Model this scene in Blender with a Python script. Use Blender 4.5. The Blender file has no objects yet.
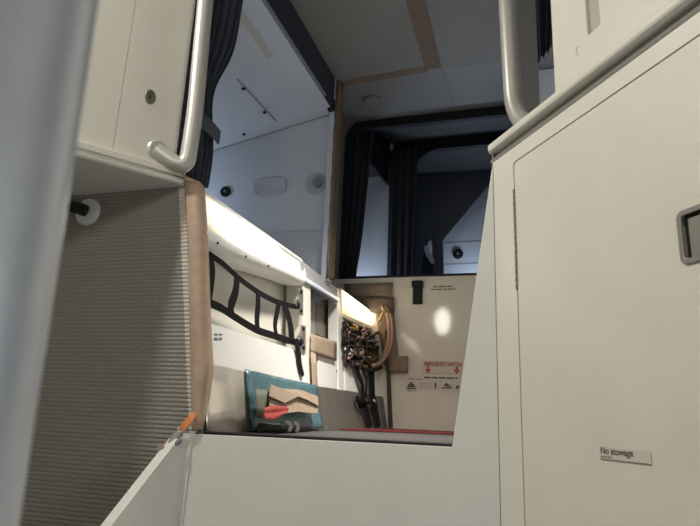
import bpy, bmesh, math, random
from mathutils import Vector, Matrix
random.seed(7)
C = bpy.context.scene.collection
V = Vector

# ------------------------------------------------------------------ camera
F = 590.0
CX, CY = 350.0, 263.0
EYE = V((0, 0, 0.067))
up = V((446 - CX, -2000 - CY, F)).normalized()
dv = V((185, 0, F)); dv.y = (up.x * 185 + up.z * F) / -up.y; dv.normalize()
xv = dv.cross(-up)
if xv.x < 0: xv = -xv
R = Matrix((xv, dv, up))
cam_d = bpy.data.cameras.new('camera'); cam = bpy.data.objects.new('camera', cam_d); C.objects.link(cam)
cx, cy, cz = R.col[0], R.col[1], R.col[2]
M4 = Matrix(((cx.x, -cy.x, -cz.x, EYE.x), (cx.y, -cy.y, -cz.y, EYE.y), (cx.z, -cy.z, -cz.z, EYE.z), (0, 0, 0, 1)))
cam.matrix_world = M4
cam_d.sensor_width = 36; cam_d.lens = F / 700 * 36; cam_d.clip_start = 0.01
cam_d.dof.use_dof = True; cam_d.dof.focus_distance = 1.9; cam_d.dof.aperture_fstop = 16
bpy.context.scene.camera = cam

# measuring helpers: sight line through a pixel of the photograph, met with a real plane of the place
def ray(px, py): return R @ V((px - CX, py - CY, F)) / F
def onP(px, py, p0, n):
    r = ray(px, py); return EYE + r * ((V(p0) - EYE).dot(n) / r.dot(n))
def onX(px, py, X): return onP(px, py, (X, 0, 0), V((1, 0, 0)))
def onY(px, py, Y): return onP(px, py, (0, Y, 0), V((0, 1, 0)))
def onZ(px, py, Z): return onP(px, py, (0, 0, Z), V((0, 0, 1)))

# ------------------------------------------------------------------ materials
def mat(name, col, rough=0.5, metal=0.0, noise=0.0, nscale=20, bump=0.0, bscale=80, coat=0.0, emit=None, estr=0, stretch=None, spec=0.5):
    m = bpy.data.materials.new(name); m.use_nodes = True
    nt = m.node_tree; b = nt.nodes['Principled BSDF']
    c4 = (*col, 1)
    b.inputs['Base Color'].default_value = c4
    b.inputs['Roughness'].default_value = rough; b.inputs['Metallic'].default_value = metal
    b.inputs['Specular IOR Level'].default_value = spec
    b.inputs['Coat Weight'].default_value = coat; b.inputs['Coat Roughness'].default_value = 0.06
    if emit:
        b.inputs['Emission Color'].default_value = (*emit, 1); b.inputs['Emission Strength'].default_value = estr
    tc = nt.nodes.new('ShaderNodeTexCoord'); mp = nt.nodes.new('ShaderNodeMapping')
    nt.links.new(tc.outputs['Object'], mp.inputs['Vector'])
    if stretch: mp.inputs['Scale'].default_value = stretch
    if noise:
        n = nt.nodes.new('ShaderNodeTexNoise'); n.inputs['Scale'].default_value = nscale; n.inputs['Detail'].default_value = 5
        nt.links.new(mp.outputs['Vector'], n.inputs['Vector'])
        r = nt.nodes.new('ShaderNodeValToRGB')
        r.color_ramp.elements[0].position = .3; r.color_ramp.elements[1].position = .7
        r.color_ramp.elements[0].color = (*[max(0, x * (1 - noise)) for x in col], 1)
        r.color_ramp.elements[1].color = (*[min(1, x * (1 + noise)) for x in col], 1)
        nt.links.new(n.outputs['Fac'], r.inputs['Fac']); nt.links.new(r.outputs['Color'], b.inputs['Base Color'])
    if bump:
        n2 = nt.nodes.new('ShaderNodeTexNoise'); n2.inputs['Scale'].default_value = bscale; n2.inputs['Detail'].default_value = 4
        nt.links.new(mp.outputs['Vector'], n2.inputs['Vector'])
        bp = nt.nodes.new('ShaderNodeBump'); bp.inputs['Strength'].default_value = bump; bp.inputs['Distance'].default_value = .002
        nt.links.new(n2.outputs['Fac'], bp.inputs['Height']); nt.links.new(bp.outputs['Normal'], b.inputs['Normal'])
    return m

def lensmat(name, stops, edge, strength):
    m = mat(name, (.85, .82, .75), .4, emit=(1, 1, 1), estr=strength); nt = m.node_tree; b = nt.nodes['Principled BSDF']
    tc = nt.nodes.new('ShaderNodeTexCoord'); sp = nt.nodes.new('ShaderNodeSeparateXYZ'); nt.links.new(tc.outputs['Generated'], sp.inputs[0])
    def ramp(sock, st):
        r_ = nt.nodes.new('ShaderNodeValToRGB'); e = r_.color_ramp.elements
        while len(e) < len(st): e.new(.5)
        for k, (p_, c_) in zip(e, st): k.position = p_; k.color = (*c_, 1)
        nt.links.new(sock, r_.inputs['Fac']); return r_.outputs['Color']
    mx = nt.nodes.new('ShaderNodeMix'); mx.data_type = 'RGBA'; mx.blend_type = 'MULTIPLY'; mx.inputs['Factor'].default_value = 1
    nt.links.new(ramp(sp.outputs['Y'], stops), mx.inputs[6]); nt.links.new(ramp(sp.outputs['Z'], edge), mx.inputs[7])
    nt.links.new(mx.outputs[2], b.inputs['Emission Color']); return m
M = dict(
    front=mat('front_wall_paint', (.63, .63, .585), .5, noise=.03, nscale=6, bump=.15, bscale=400),
    door=mat('door_laminate', (.68, .645, .56), .45, noise=.03, nscale=7, bump=.25, bscale=500),
    cream=mat('cream_laminate', (.69, .665, .59), .45, noise=.02, nscale=9),
    white=mat('white_panel', (.80, .79, .75), .4, noise=.02, nscale=9),
    creamdark=mat('cream_shade_scuff', (.42, .40, .34), .6, noise=.04),  # recess shade put into a darker cream; also colours the scuff
    back=mat('back_panel_gloss', (.66, .62, .53), .35, noise=.03, nscale=5, coat=.6),
    trim=mat('grey_gasket', (.20, .195, .175), .6),
    gap=mat('dark_gap', (.045, .042, .036), .8),
    steel=mat('satin_steel', (.52, .55, .60), .36, .7, noise=.05, nscale=60, bump=.06, bscale=600),
    rail=mat('painted_rail', (.44, .43, .395), .38, .3, noise=.02),
    chrome=mat('chrome', (.75, .76, .78), .18, 1.0),
    alu=mat('aluminium_sheet', (.78, .72, .62), .28, .6, noise=.12, nscale=9, bump=.3, bscale=15),
    kick=mat('dull_kick_metal', (.18, .168, .148), .45, .35, noise=.15, nscale=25),
    ridge=mat('ridged_fabric', (.225, .21, .185), .85, noise=.22, nscale=300, bump=.6, bscale=300, stretch=(1, 1, .5)),
    ridgeedge=mat('pale_ridge_edge', (.46, .44, .40), .8, noise=.2, nscale=300),
    card=mat('brown_paper', (.40, .29, .205), .75, noise=.10, nscale=30, bump=.35, bscale=30),
    paperdark=mat('dull_brown_paper', (.25, .185, .135), .7, noise=.12, nscale=30, bump=.4, bscale=30),
    paperdark2=mat('dark_brown_paper', (.17, .12, .085), .7, noise=.15, nscale=30, bump=.4, bscale=30),
    cardlight=mat('tan_cardboard', (.33, .245, .175), .8, noise=.08, nscale=30, bump=.3, bscale=40),
    tape=mat('brown_masking_strip', (.15, .105, .072), .65, noise=.12, nscale=40),
    goldtape=mat('shiny_brown_tape', (.19, .135, .085), .35, .3, noise=.2, nscale=40, bump=.4, bscale=40),
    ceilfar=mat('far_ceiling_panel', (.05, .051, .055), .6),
    ceil=mat('ceiling_panel', (.195, .19, .18), .55, noise=.03, nscale=4, bump=.1, bscale=200),
    bunk=mat('bunk_lining', (.47, .50, .55), .5, noise=.03, nscale=4, bump=.1, bscale=200),
    bunkdark=mat('bunk_lower_lining', (.40, .43, .48), .6),
    seam=mat('seam_line', (.22, .235, .26), .7),
    curtain=mat('navy_curtain', (.017, .02, .029), .9, noise=.3, nscale=120, bump=.3, bscale=300),
    curtainnear=mat('pinstripe_navy_curtain', (.045, .052, .070), .9, noise=.3, nscale=120, bump=.3, bscale=300, spec=.2),
    curtaingrey=mat('slate_curtain', (.10, .11, .14), .85, noise=.2, nscale=80),
    strapgrey=mat('tieback_fabric', (.05, .056, .068), .8, noise=.15, nscale=120),
    gasket=mat('black_portal_rubber', (.014, .015, .02), .6, spec=.2),
    black=mat('black_plastic', (.014, .014, .015), .5, spec=.2),
    web=mat('black_webbing', (.010, .010, .011), .85, noise=.3, nscale=200, bump=.4, bscale=300, spec=.1),
    whiteplastic=mat('white_plastic', (.60, .61, .62), .45),
    lampbezel=mat('lamp_bezel_grey', (.33, .35, .39), .5),
    greylamp=mat('grey_plastic', (.17, .18, .21), .5),
    ventgrey=mat('vent_plastic', (.40, .42, .45), .55),
    carpet=mat('dark_mat', (.085, .08, .078), .7, noise=.4, nscale=120, bump=.8, bscale=200, spec=.2),
    red=mat('red_strip', (.15, .03, .03), .8, spec=.08, noise=.2, nscale=80),
    redtag=mat('red_fabric', (.33, .04, .03), .7, noise=.35, nscale=55, bump=.4, bscale=60),
    orange=mat('orange_ribbon', (.70, .24, .085), .6, noise=.15, nscale=60),
    bluebag=mat('blue_plastic_film', (.075, .165, .19), .3, noise=.5, nscale=110, bump=1.0, bscale=90, coat=.4),
    greenpad=mat('grey_green_card', (.16, .17, .13), .7, noise=.25, nscale=50),
    niche=mat('niche_grey', (.34, .34, .335), .5),
    nicheinner=mat('niche_inner_brown', (.25, .205, .165), .7),
    nichedark=mat('niche_brown', (.15, .125, .10), .7),
    lockmetal=mat('dark_lock_metal', (.16, .155, .125), .4, .5),
    handle=mat('grey_handle', (.24, .225, .20), .45, .2),
    greenpaint=mat('zinc_edge', (.34, .35, .31), .45, .3),
    textdark=mat('dark_print', (.12, .11, .095), .7),
    textred=mat('red_print', (.42, .10, .09), .6),
    placard=mat('placard_film', (.60, .55, .48), .4),
    backpl=mat('back_placard_film', (.62, .58, .51), .4),
    lens=lensmat('light_lens', [(0, (.10, .085, .06)), (.12, (.2, .18, .14)), (.4, (1, .96, .86)), (.8, (1, .97, .9)), (1, (.3, .28, .24))], [(0, (.5, .45, .38)), (.25, (1, 1, 1)), (.8, (1, 1, 1)), (1, (.6, .58, .55))], 5.0),
    lens2=lensmat('light_lens_warm', [(0, (.5, .36, .2)), (.35, (1, .92, .76)), (.85, (1, .95, .85)), (1, (.35, .32, .28))], [(0, (.55, .26, .08)), (.3, (1, .9, .75)), (1, (1, 1, 1))], 4.0),
    bulb=mat('lamp_lens', (.9, .9, .85), .4, emit=(1.0, .93, .80), estr=30.0),
    gold=mat('gold_wire', (.42, .29, .08), .35, .6, noise=.2),
    wirebrown=mat('brown_wire', (.12, .075, .05), .5),
    wireblack=mat('dark_wire', (.035, .025, .02), .4),
    wirepink=mat('tan_wire', (.42, .27, .20), .55),
    wiresilver=mat('silver_wire', (.5, .48, .44), .3, .8),
)

# ------------------------------------------------------------------ object helpers
def link(name, me, m, parent=None):
    o = bpy.data.objects.new(name, me); C.objects.link(o)
    if m is not None:
        for k in (m if isinstance(m, (list, tuple)) else [m]): me.materials.append(k)
    if parent: o.parent = parent
    return o
def obj(name, bm, m, parent=None, smooth=False, bev=0, angle=None):
    bmesh.ops.recalc_face_normals(bm, faces=bm.faces)
    me = bpy.data.meshes.new(name); bm.to_mesh(me); bm.free()
    o = link(name, me, m, parent)
    if smooth:
        for p in me.polygons: p.use_smooth = True
        if angle: me.set_sharp_from_angle(angle=math.radians(angle))
    if bev:
        md = o.modifiers.new('bevel', 'BEVEL'); md.width = bev; md.segments = 2; md.limit_method = 'ANGLE'; md.angle_limit = math.radians(40)
    return o
def tag(o, label=None, cat=None, group=None, kind=None):
    if label: o['label'] = label
    if cat: o['category'] = cat
    if group: o['group'] = group
    if kind: o['kind'] = kind
    return o
def thing(name, loc, label, cat, group=None):
    o = bpy.data.objects.new(name, None); C.objects.link(o); o.location = loc; o.empty_display_size = .05
    bpy.context.view_layer.update()
    return tag(o, label, cat, group)
def adopt(root, *kids):
    for k in kids:
        k.parent = root
        k.matrix_parent_inverse = Matrix.Translation(-root.location) if root.type == 'EMPTY' else Matrix()
    return kids[0]
def poly(bm, outer, holes=(), thick=V((0, 0, 0)), midx=0):
    """flat outline (optionally with holes) extruded by the vector thick"""
    loops = [outer] + list(holes); es = []; allv = []
    for lp in loops:
        vs = [bm.verts.new(p) for p in lp]; allv += vs
        es += [bm.edges.new((vs[i], vs[(i + 1) % len(vs)])) for i in range(len(vs))]
    if len(loops) == 1:
        fs = [bm.faces.new(allv)]
    else:
        g = bmesh.ops.triangle_fill(bm, use_beauty=True, use_dissolve=False, edges=es)
        fs = [x for x in g['geom'] if isinstance(x, bmesh.types.BMFace)]
    for f in fs: f.material_index = midx
    if V(thick).length > 0:
        r = bmesh.ops.extrude_face_region(bm, geom=fs)
        bmesh.ops.translate(bm, vec=V(thick), verts=[x for x in r['geom'] if isinstance(x, bmesh.types.BMVert)])
        for x in r['geom']:
            if isinstance(x, bmesh.types.BMFace): x.material_index = midx
    return bm
def plate(name, outer, thick, m, parent=None, holes=(), bev=0):
    return obj(name, poly(bmesh.new(), outer, holes, thick), m, parent, bev=bev)
def box(bm, p, q, midx=0):
    x0, y0, z0 = p; x1, y1, z1 = q
    return poly(bm, [V((x0, y0, z0)), V((x1, y0, z0)), V((x1, y1, z0)), V((x0, y1, z0))], (), V((0, 0, z1 - z0)), midx)
def smooth_path(pts, n=8):
    pts = [V(p) for p in pts]; out = []
    P = [pts[0] * 2 - pts[1]] + pts + [pts[-1] * 2 - pts[-2]]
    for i in range(1, len(P) - 2):
        a, b, c, d = P[i - 1:i + 3]
        for k in range(n):
            t = k / n
            out.append(.5 * ((2 * b) + (c - a) * t + (2 * a - 5 * b + 4 * c - d) * t * t + (3 * b - a - 3 * c + d) * t ** 3))
    out.append(pts[-1]); return out
def round_path(pts, rad, n=8):
    """polyline with its inner corners rounded"""
    pts = [V(p) for p in pts]; out = [pts[0]]
    for i in range(1, len(pts) - 1):
        a, b, c = pts[i - 1:i + 2]
        d1 = (a - b).normalized(); d2 = (c - b).normalized()
        r = min(rad, (a - b).length * .49, (c - b).length * .49)
        p, q = b + d1 * r, b + d2 * r
        for k in range(n + 1):
            t = k / n; out.append((1 - t) ** 2 * p + 2 * t * (1 - t) * b + t * t * q)
    out.append(pts[-1]); return out
def tube(bm, path, r, seg=20, midx=0, cap=True):
    path = [V(p) for p in path]; rings = []; ref = None
    for i, p in enumerate(path):
        t = (path[min(i + 1, len(path) - 1)] - path[max(i - 1, 0)]).normalized()
        if ref is None:
            ref = t.orthogonal().normalized()
        ref = (ref - t * ref.dot(t)).normalized(); b = t.cross(ref)
        rr = r(i / (len(path) - 1)) if callable(r) else r
        rings.append([bm.verts.new(p + (ref * math.cos(2 * math.pi * k / seg) + b * math.sin(2 * math.pi * k / seg)) * rr) for k in range(seg)])
    for a, b in zip(rings, rings[1:]):
        for k in range(seg):
            bm.faces.new((a[k], a[(k + 1) % seg], b[(k + 1) % seg], b[k])).material_index = midx
    if cap:
        bm.faces.new(rings[0][::-1]).material_index = midx; bm.faces.new(rings[-1]).material_index = midx
    return bm
def ribbon(bm, path, w, normal, th=.003, midx=0):
    """flat strap of width w following path, its face turned to normal"""
    path = [V(p) for p in path]; normal = V(normal).normalized(); rows = []
    for i, p in enumerate(path):
        t = (path[min(i + 1, len(path) - 1)] - path[max(i - 1, 0)]).normalized()
        s = t.cross(normal).normalized(); ww = w(i / (len(path) - 1)) if callable(w) else w
        rows.append([bm.verts.new(p + s * ww / 2 + normal * th / 2), bm.verts.new(p - s * ww / 2 + normal * th / 2),
                     bm.verts.new(p - s * ww / 2 - normal * th / 2), bm.verts.new(p + s * ww / 2 - normal * th / 2)])
    for a, b in zip(rows, rows[1:]):
        for k in range(4): bm.faces.new((a[k], a[(k + 1) % 4], b[(k + 1) % 4], b[k])).material_index = midx
    bm.faces.new(rows[0][::-1]).material_index = midx; bm.faces.new(rows[-1]).material_index = midx
    return bm
def lathe(bm, prof, origin, axis, seg=32, ex=(1, 1), midx=0, ref=None, sq=1.0):
    pw = lambda q: math.copysign(abs(q) ** sq, q)
    """profile (radius, height) turned about axis; ex stretches it into an oval"""
    axis = V(axis).normalized(); u = (V(ref) - axis * V(ref).dot(axis)).normalized() if ref is not None else axis.orthogonal().normalized(); w = axis.cross(u)
    rings = []
    for r, h in prof:
        rings.append([bm.verts.new(V(origin) + axis * h + (u * pw(math.cos(2 * math.pi * k / seg)) * ex[0] + w * pw(math.sin(2 * math.pi * k / seg)) * ex[1]) * max(r, 1e-5)) for k in range(seg)])
    for a, b in zip(rings, rings[1:]):
        for k in range(seg): bm.faces.new((a[k], a[(k + 1) % seg], b[(k + 1) % seg], b[k])).material_index = midx
    bm.faces.new(rings[0][::-1]).material_index = midx; bm.faces.new(rings[-1]).material_index = midx
    return bm
def rrect(o, u, v, w, h, r, n=6):
    """rounded rectangle outline: corner o, unit axes u and v"""
    out = []
    for (a, b, s) in ((w - r, r, -90), (w - r, h - r, 0), (r, h - r, 90), (r, r, 180)):
        for k in range(n + 1):
            t = math.radians(s + 90 * k / n); out.append(V(o) + u * (a + r * math.cos(t)) + v * (b + r * math.sin(t)))
    return out
def curtain(name, tl, tr, bl, br, folds, amp, nrm, m, parent=None, pinch=None, rows=24):
    bm = bmesh.new(); tl, tr, bl, br, nrm = V(tl), V(tr), V(bl), V(br), V(nrm).normalized()
    cols = folds * 8; g = []
    for j in range(rows + 1):
        t = j / rows; a = tl.lerp(bl, t); b = tr.lerp(br, t); row = []
        if pinch:
            f = math.exp(-((t - pinch[0]) / .16) ** 2) * pinch[1]; b = b.lerp(a, f)
        for i in range(cols + 1):
            s = i / cols
            ph = 2 * math.pi * folds * s + .5 * math.sin(3 * t + 5 * s)
            row.append(bm.verts.new(a.lerp(b, s) + nrm * amp * (math.sin(ph) + .35 * math.sin(2.3 * ph + 2 * t))))
        g.append(row)
    for j in range(rows):
        for i in range(cols): bm.faces.new((g[j][i], g[j][i + 1], g[j + 1][i + 1], g[j + 1][i]))
    return obj(name, bm, m, parent, smooth=True)
def text_mesh(name, s, size, origin, u, v, m, parent=None, xs=1.0, bold=.0):
    cu = bpy.data.curves.new(name + '_font', 'FONT'); cu.body = s; cu.size = size; cu.extrude = .0003; cu.offset = bold
    t = bpy.data.objects.new('lettering', cu); C.objects.link(t)
    bpy.context.view_layer.update()
    me = bpy.data.meshes.new_from_object(t.evaluated_get(bpy.context.evaluated_depsgraph_get()))
    bpy.data.objects.remove(t); bpy.data.curves.remove(cu)
    u = V(u).normalized(); v = V(v).normalized(); n = u.cross(v)
    xf = Matrix(((u.x * xs, v.x, n.x, origin[0]), (u.y * xs, v.y, n.y, origin[1]), (u.z * xs, v.z, n.z, origin[2]), (0, 0, 0, 1)))
    me.transform(xf)
    return link(name, me, m, parent)

UZ = V((0, 0, 1))
# ------------------------------------------------------------------ planes of the place
Y0, Y1, Y2, Y3 = 1.60, 3.75, 4.5, 5.7          # front of landing, end partition, second portal, far end
ZL = .82                                       # ledge height
def XL(z, Y=0): return -.945 - .177 * z + max(0, Y - 2.95) * .0775
NL = V((1, 0, .177)).normalized()              # outward-leaning sidewall
def W(px, py, off=0): return onP(px, py, V((-.945, 0, 0)) + NL * off, NL)
N2 = V((1, -.0775, .177)).normalized()         # its far bay, turned in a little
def W2(px, py, off=0): return onP(px, py, V((-.945, 2.95, 0)) + N2 * off, N2)
UR = V((.566, -.824, 0)).normalized(); NR = V((-.824, -.566, 0)).normalized(); RC = V((-.088, 1.6, 0))   # right bevel wall
UL = V((-.595, -.804, 0)).normalized(); NLd = V((.804, -.595, 0)).normalized(); LC = V((-1.10, 1.6, 0))  # left bevel wall
def D(px, py, off=0): return onP(px, py, RC + NR * off, NR)
def DU(u, z, off=0): return RC + UR * u + NR * off + UZ * z
def G(px, py, off=0): return onP(px, py, LC + NLd * off, NLd)
def GU(u, z, off=0): return LC + UL * u + NLd * off + UZ * z

# ------------------------------------------------------------------ setting
def struct(name, bm, m, label=None, **k):
    o = obj(name, bm, m, None, **k); tag(o, label, None, None, 'structure'); return o

# landing floor and stair well
b = bmesh.new(); box(b, (-.985, Y0 + .004, -.05), (.35, Y1, 0)); struct('floor', b, M['carpet'], 'dark landing floor covering seen edge on')
b = bmesh.new(); box(b, (-2.4, -1.2, -1.25), (1.6, Y0 + .01, -1.2)); struct('floor_stairwell', b, M['carpet'])
# front wall under the landing, its upright running up the right of the opening
e0 = onY(196, 434, Y0); e1 = onY(452, 447, Y0); e2 = onY(493, 160, Y0)
b = bmesh.new()
poly(b, [V((-1.0, Y0, -1.2)), V((RC.x, Y0, -1.2)), V((RC.x, Y0, ZL)), V((e2.x - .003, Y0, ZL)), V((e2.x, Y0, e2.z)), V((e1.x, Y0, e1.z)), V((e0.x, Y0, e0.z)), V((-1.0, Y0, e0.z))], (), V((0, .018, 0)))
struct('wall_front', b, M['front'], 'pale grey green riser wall with a slanted upright', bev=.002)
# small corner post where riser meets the low side panel
b = bmesh.new(); tube(b, [onY(192, 434, Y0 - .002), V((-.985, Y0 - .002, -1.2))], .0045, 10); struct('trim_1', b, M['front'], smooth=True, angle=50)

# ridged fabric wall in the recess under the left ledge
b = bmesh.new(); pit = .0134; zz = -1.2; rows = []
while zz < ZL - .02:
    for k in range(8):
        z = zz + pit * k / 8; d = .0026 * (1 - abs(math.sin(math.pi * k / 8)) ** .8)
        rows.append((z, Y0 + .012 + d))
    zz += pit
xs = [-1.0, -.022, -.045, -2.3]
g = [[b.verts.new((XL(z) + .004 + (x if i in (1, 2) else 0) if i < 3 else x, y, z)) for i, x in enumerate(xs)] for z, y in rows]
for r0, r1 in zip(g, g[1:]):
    for i in range(3): b.faces.new((r0[i], r0[i + 1], r1[i + 1], r1[i])).material_index = 1 if i == 1 else 0
struct('wall_ridged', b, [M['ridge'], M['ridgeedge']], 'brown grey ridged soft wall lining below the left ledge')
# left ledge slab with double lip
b = bmesh.new()
a0, a1 = GU(-.0, 0), GU(1.0, 0)
poly(b, [V((*a0.xy, .797)), V((*a1.xy, .797)), V((-2.3, a1.y, .797)), V((-2.3, Y0 + .02, .797)), V((a0.x, Y0 + .02, .797))], (), V((0, 0, ZL - .797)))
led_l = struct('ledge_left', b, M['front'], bev=.002)
b = bmesh.new()
for (z0, z1, o) in ((.8, .813, .006), (.821, .845, .012)):
    poly(b, [GU(0, z0, 0), GU(1.0, z0, 0), GU(1.0, z0, o), GU(0, z0, o)], (), V((0, 0, z1 - z0)))
struct('trim_2', b, M['cream'], bev=.004)
# upper left wall panel and its door
gl = G(113, 148, -.004)
ul_gap = (gl - LC).dot(UL)
ur = (G(179, 150, -.004) - LC).dot(UL)
b = bmesh.new(); poly(b, [GU(ul_gap + .0007, ZL, -.004), GU(1.2, ZL, -.004), GU(1.2, 2.04, -.004), GU(ul_gap + .0007, 2.04, -.004)], (), NLd * -.02)
struct('wall_left', b, M['cream'], 'cream wall panel beside the near pole')
b = bmesh.new(); rr = .022
prof = [(ul_gap - .0007, -.04), (ul_gap - .0007, -.004)] + [(ur + rr - rr * math.sin(math.radians(15 * k)), -.004 - rr + rr * math.cos(math.radians(15 * k))) for k in range(7)] + [(ur, -.04)]
poly(b, [GU(u, ZL, o_) for u, o_ in prof], (), V((0, 0, 2.04 - ZL)))
door1 = struct('door_1', b, M['cream'], 'cream upper door with round lock', smooth=True, angle=40)
lk = G(150, 97, -.004); b = bmesh.new()
lathe(b, [(.023, 0), (.023, .003), (.020, .005), (.016, .005), (.015, .002), (0, .002)], lk, NLd, 28, ex=(.8, 1.15), ref=UL)
obj('lock', b, M['lockmetal'], door1, smooth=True, angle=35)
b = bmesh.new(); poly(b, rrect(lk - UL * .002 - UZ * .008 + NLd * .0022, UL, UZ, .004, .016, .0015), (), NLd * .002); obj('key_slot', b, M['black'], door1)

# low side panel on the left, its edge cut on the slope
lp0 = V((-.985, Y0, -.012)); ULs = V((-.45, -.893, 0)).normalized(); NLs = V((.893, -.45, 0)).normalized()
def S(px, py, off=0): return onP(px, py, lp0 + NLs * off, NLs)
q = [S(188, 437), S(178, 441), S(112, 526), S(64, 590)]
b = bmesh.new(); top = q
poly(b, [top[0], top[1], top[2], top[3], V((*top[3].xy, -1.2)), V((*top[0].xy, -1.2))], (), NLs * -.022)
struct('wall_stair_side', b, M['front'], 'low pale side panel with a sloped cream edge')
b = bmesh.new()
path = [top[1] + UZ * .0005, top[2], top[3]]
for a, c_ in zip(path, path[1:]):
    poly(b, [a, c_, c_ - NLs * .05, a - NLs * .05], (), V((0, 0, .006)))
struct('trim_3', b, M['white'], bev=.002)

# ceiling: flat over the landing, rising gently to the end partition
def cz(Y): return 2.05 if Y < 3.05 else 2.05 + .155 * (Y - 3.05)
b = bmesh.new(); pts = [(-1.25, 2.05), (1.62, 2.05), (3.05, 2.05), (Y1, cz(Y1)), (Y2 + .05, 2.36), (Y3 + .1, 2.42)]
for (ya, za), (yb, zb) in zip(pts, pts[1:]):
    x0, x1 = (-2.4, 1.6) if yb < 2 else ((-1.10 if yb < 3.1 else -1.5), .9)
    if ya >= Y1: continue
    poly(b, [V((x0, ya, za)), V((x1, ya, za)), V((x1, yb, zb)), V((x0, yb, zb))], (), V((0, 0, .03)))
struct('ceiling', b, M['ceil'], 'grey ceiling over the landing')
b = bmesh.new()
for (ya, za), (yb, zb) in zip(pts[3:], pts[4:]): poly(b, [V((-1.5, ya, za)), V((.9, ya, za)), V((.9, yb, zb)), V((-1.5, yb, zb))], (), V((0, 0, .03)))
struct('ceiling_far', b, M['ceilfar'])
b = bmesh.new(); a = onZ(443, 72, 2.049); c_ = onZ(453, 99, 2.049 + .04); n_ = V((1, 0, 0))
poly(b, [a, a + V((.004, 0, 0)), V((a.x + .004, Y1, cz(Y1) - .001)), V((a.x, Y1, cz(Y1) - .001))], (), V((0, 0, .002))); struct('trim_4', b, M['seam'])

# end partition: glossy lower panel, wall with portal above it
b = bmesh.new(); bl = onY(345, 279, Y1); ztop = bl.z
poly(b, [V((-1.35, Y1, 0)), V((.25, Y1, 0)), V((.25, Y1, ztop)), V((-1.35, Y1, ztop))], (), V((0, .03, 0)))
struct('wall_back', b, M['back'], 'cream glossy end panel below the dark portal')
tl = onY(345, 150, Y1); tpx = onY(430, 112, Y1)
xa, za_, zt = tl.x, ztop, tpx.z
def portal(x0, x1, z0, z1, r, Y, n=10):
    o = [V((x0 + .0, Y, z0)), V((x1, Y, z0))]
    for k in range(n + 1):
        t = math.radians(90 * k / n); o.append(V((x1 - r + r * math.cos(t), Y, z1 - r + r * math.sin(t))))
    for k in range(n + 1):
        t = math.radians(90 + 90 * k / n); o.append(V((x0 + r + r * math.cos(t), Y, z1 - r + r * math.sin(t))))
    return o
b = bmesh.new(); hole = portal(xa, .2, ztop + .004, zt, .15, Y1)
poly(b, [V((-1.5, Y1, ztop + .001)), V((.9, Y1, ztop + .001)), V((.9, Y1, 2.3)), V((-1.5, Y1, 2.3))], [hole], V((0, .03, 0)))
struct('wall_portal', b, M['ceil'], 'grey partition around the first portal')
def ring(b, out, inn, d):
    L = [[b.verts.new(p + o_) for p in lp] for lp, o_ in ((out, V((0, 0, 0))), (inn, V((0, 0, 0))), (inn, d), (out, d))]
    n = len(out)
    for A, B in zip(L, L[1:] + L[:1]):
        for i in range(n): b.faces.new((A[i], A[(i + 1) % n], B[(i + 1) % n], B[i]))
def portal_trim(name, x0, x1, z0, z1, r, Y, w, label, bar=.012, d=.05):
    b = bmesh.new()
    out = portal(x0, x1, z0, z1, r, Y - .012); inn = portal(x0 + .022, x1 - w, z0 + bar, z1 - w, max(r - w * .35, .05), Y - .012)
    ring(b, out, inn, V((0, d, 0)))
    o = obj(name, b, M['gasket'], None, bev=.004); return tag(o, label, 'portal frame')
portal_trim('portal_frame', xa, .2, ztop + .002, zt, .17, Y1, .085, 'black rubber portal frame standing on the cream end panel')
# second portal
t2 = onY(440, 141, Y2); l2 = onY(394, 230, Y2); z0b = .6
b = bmesh.new(); poly(b, [V((l2.x - .02, Y2, z0b)), V((.9, Y2, z0b)), V((.9, Y2, 2.5)), V((l2.x - .02, Y2, 2.5))], [portal(l2.x, .25, z0b + .02, t2.z, .3, Y2)], V((0, .03, 0)))
struct('wall_far_portal', b, M['gasket'])
b = bmesh.new(); ring(b, portal(l2.x - .005, .25, z0b + .01, t2.z, .36, Y2 - .012), portal(l2.x + .13, .15, z0b + .05, t2.z - .075, .26, Y2 - .012), V((0, .06, 0)))
tag(obj('portal_frame', b, M['gasket'], None, bev=.004), 'second black portal frame farther back inside the dark portal', 'portal frame')
# far compartments: floor deck, walls
b = bmesh.new(); box(b, (-2.3, Y1 + .04, .55), (1.2, Y3 + .3, .58)); struct('floor_far', b, M['bunkdark'])
b = bmesh.new(); box(b, (-2.3, Y3, .58), (1.2, Y3 + .03, 2.45)); struct('wall_far_end', b, M['bunk'], 'pale bunk wall lit blue white at the far end')
b = bmesh.new(); box(b, (-2.3, Y2 + .03, .58), (l2.x - .02, Y2 + .05, 2.45)); struct('wall_bunk_end', b, M['bunk'], 'blue lit end wall of the second bunk')
b = bmesh.new(); box(b, (-2.3, Y1 + .04, .58), (-2.27, Y3, 2.45)); struct('wall_far_left', b, M['bunk'])
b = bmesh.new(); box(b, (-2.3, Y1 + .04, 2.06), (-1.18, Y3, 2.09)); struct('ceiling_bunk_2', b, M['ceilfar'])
b = bmesh.new(); box(b, (1.2, Y1 + .04, .55), (1.23, Y3, 2.45)); struct('wall_far_right', b, M['bunk'])
# dark header over the second bunk
h1 = onX(372, 164, -1.10); h2 = onX(395, 192, -1.10); hk = (h2.z - h1.z) / (h2.y - h1.y)
b = bmesh.new(); poly(b, [V((-1.10, Y1 + .04, h1.z + hk * (Y1 + .04 - h1.y))), V((-1.10, Y2 - .01, h1.z + hk * (Y2 - .01 - h1.y))), V((-1.10, Y2 - .01, 2.36)), V((-1.10, Y1 + .04, 2.2))], (), V((-.02, 0, 0)))
struct('trim_5', b, M['gasket'])

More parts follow.
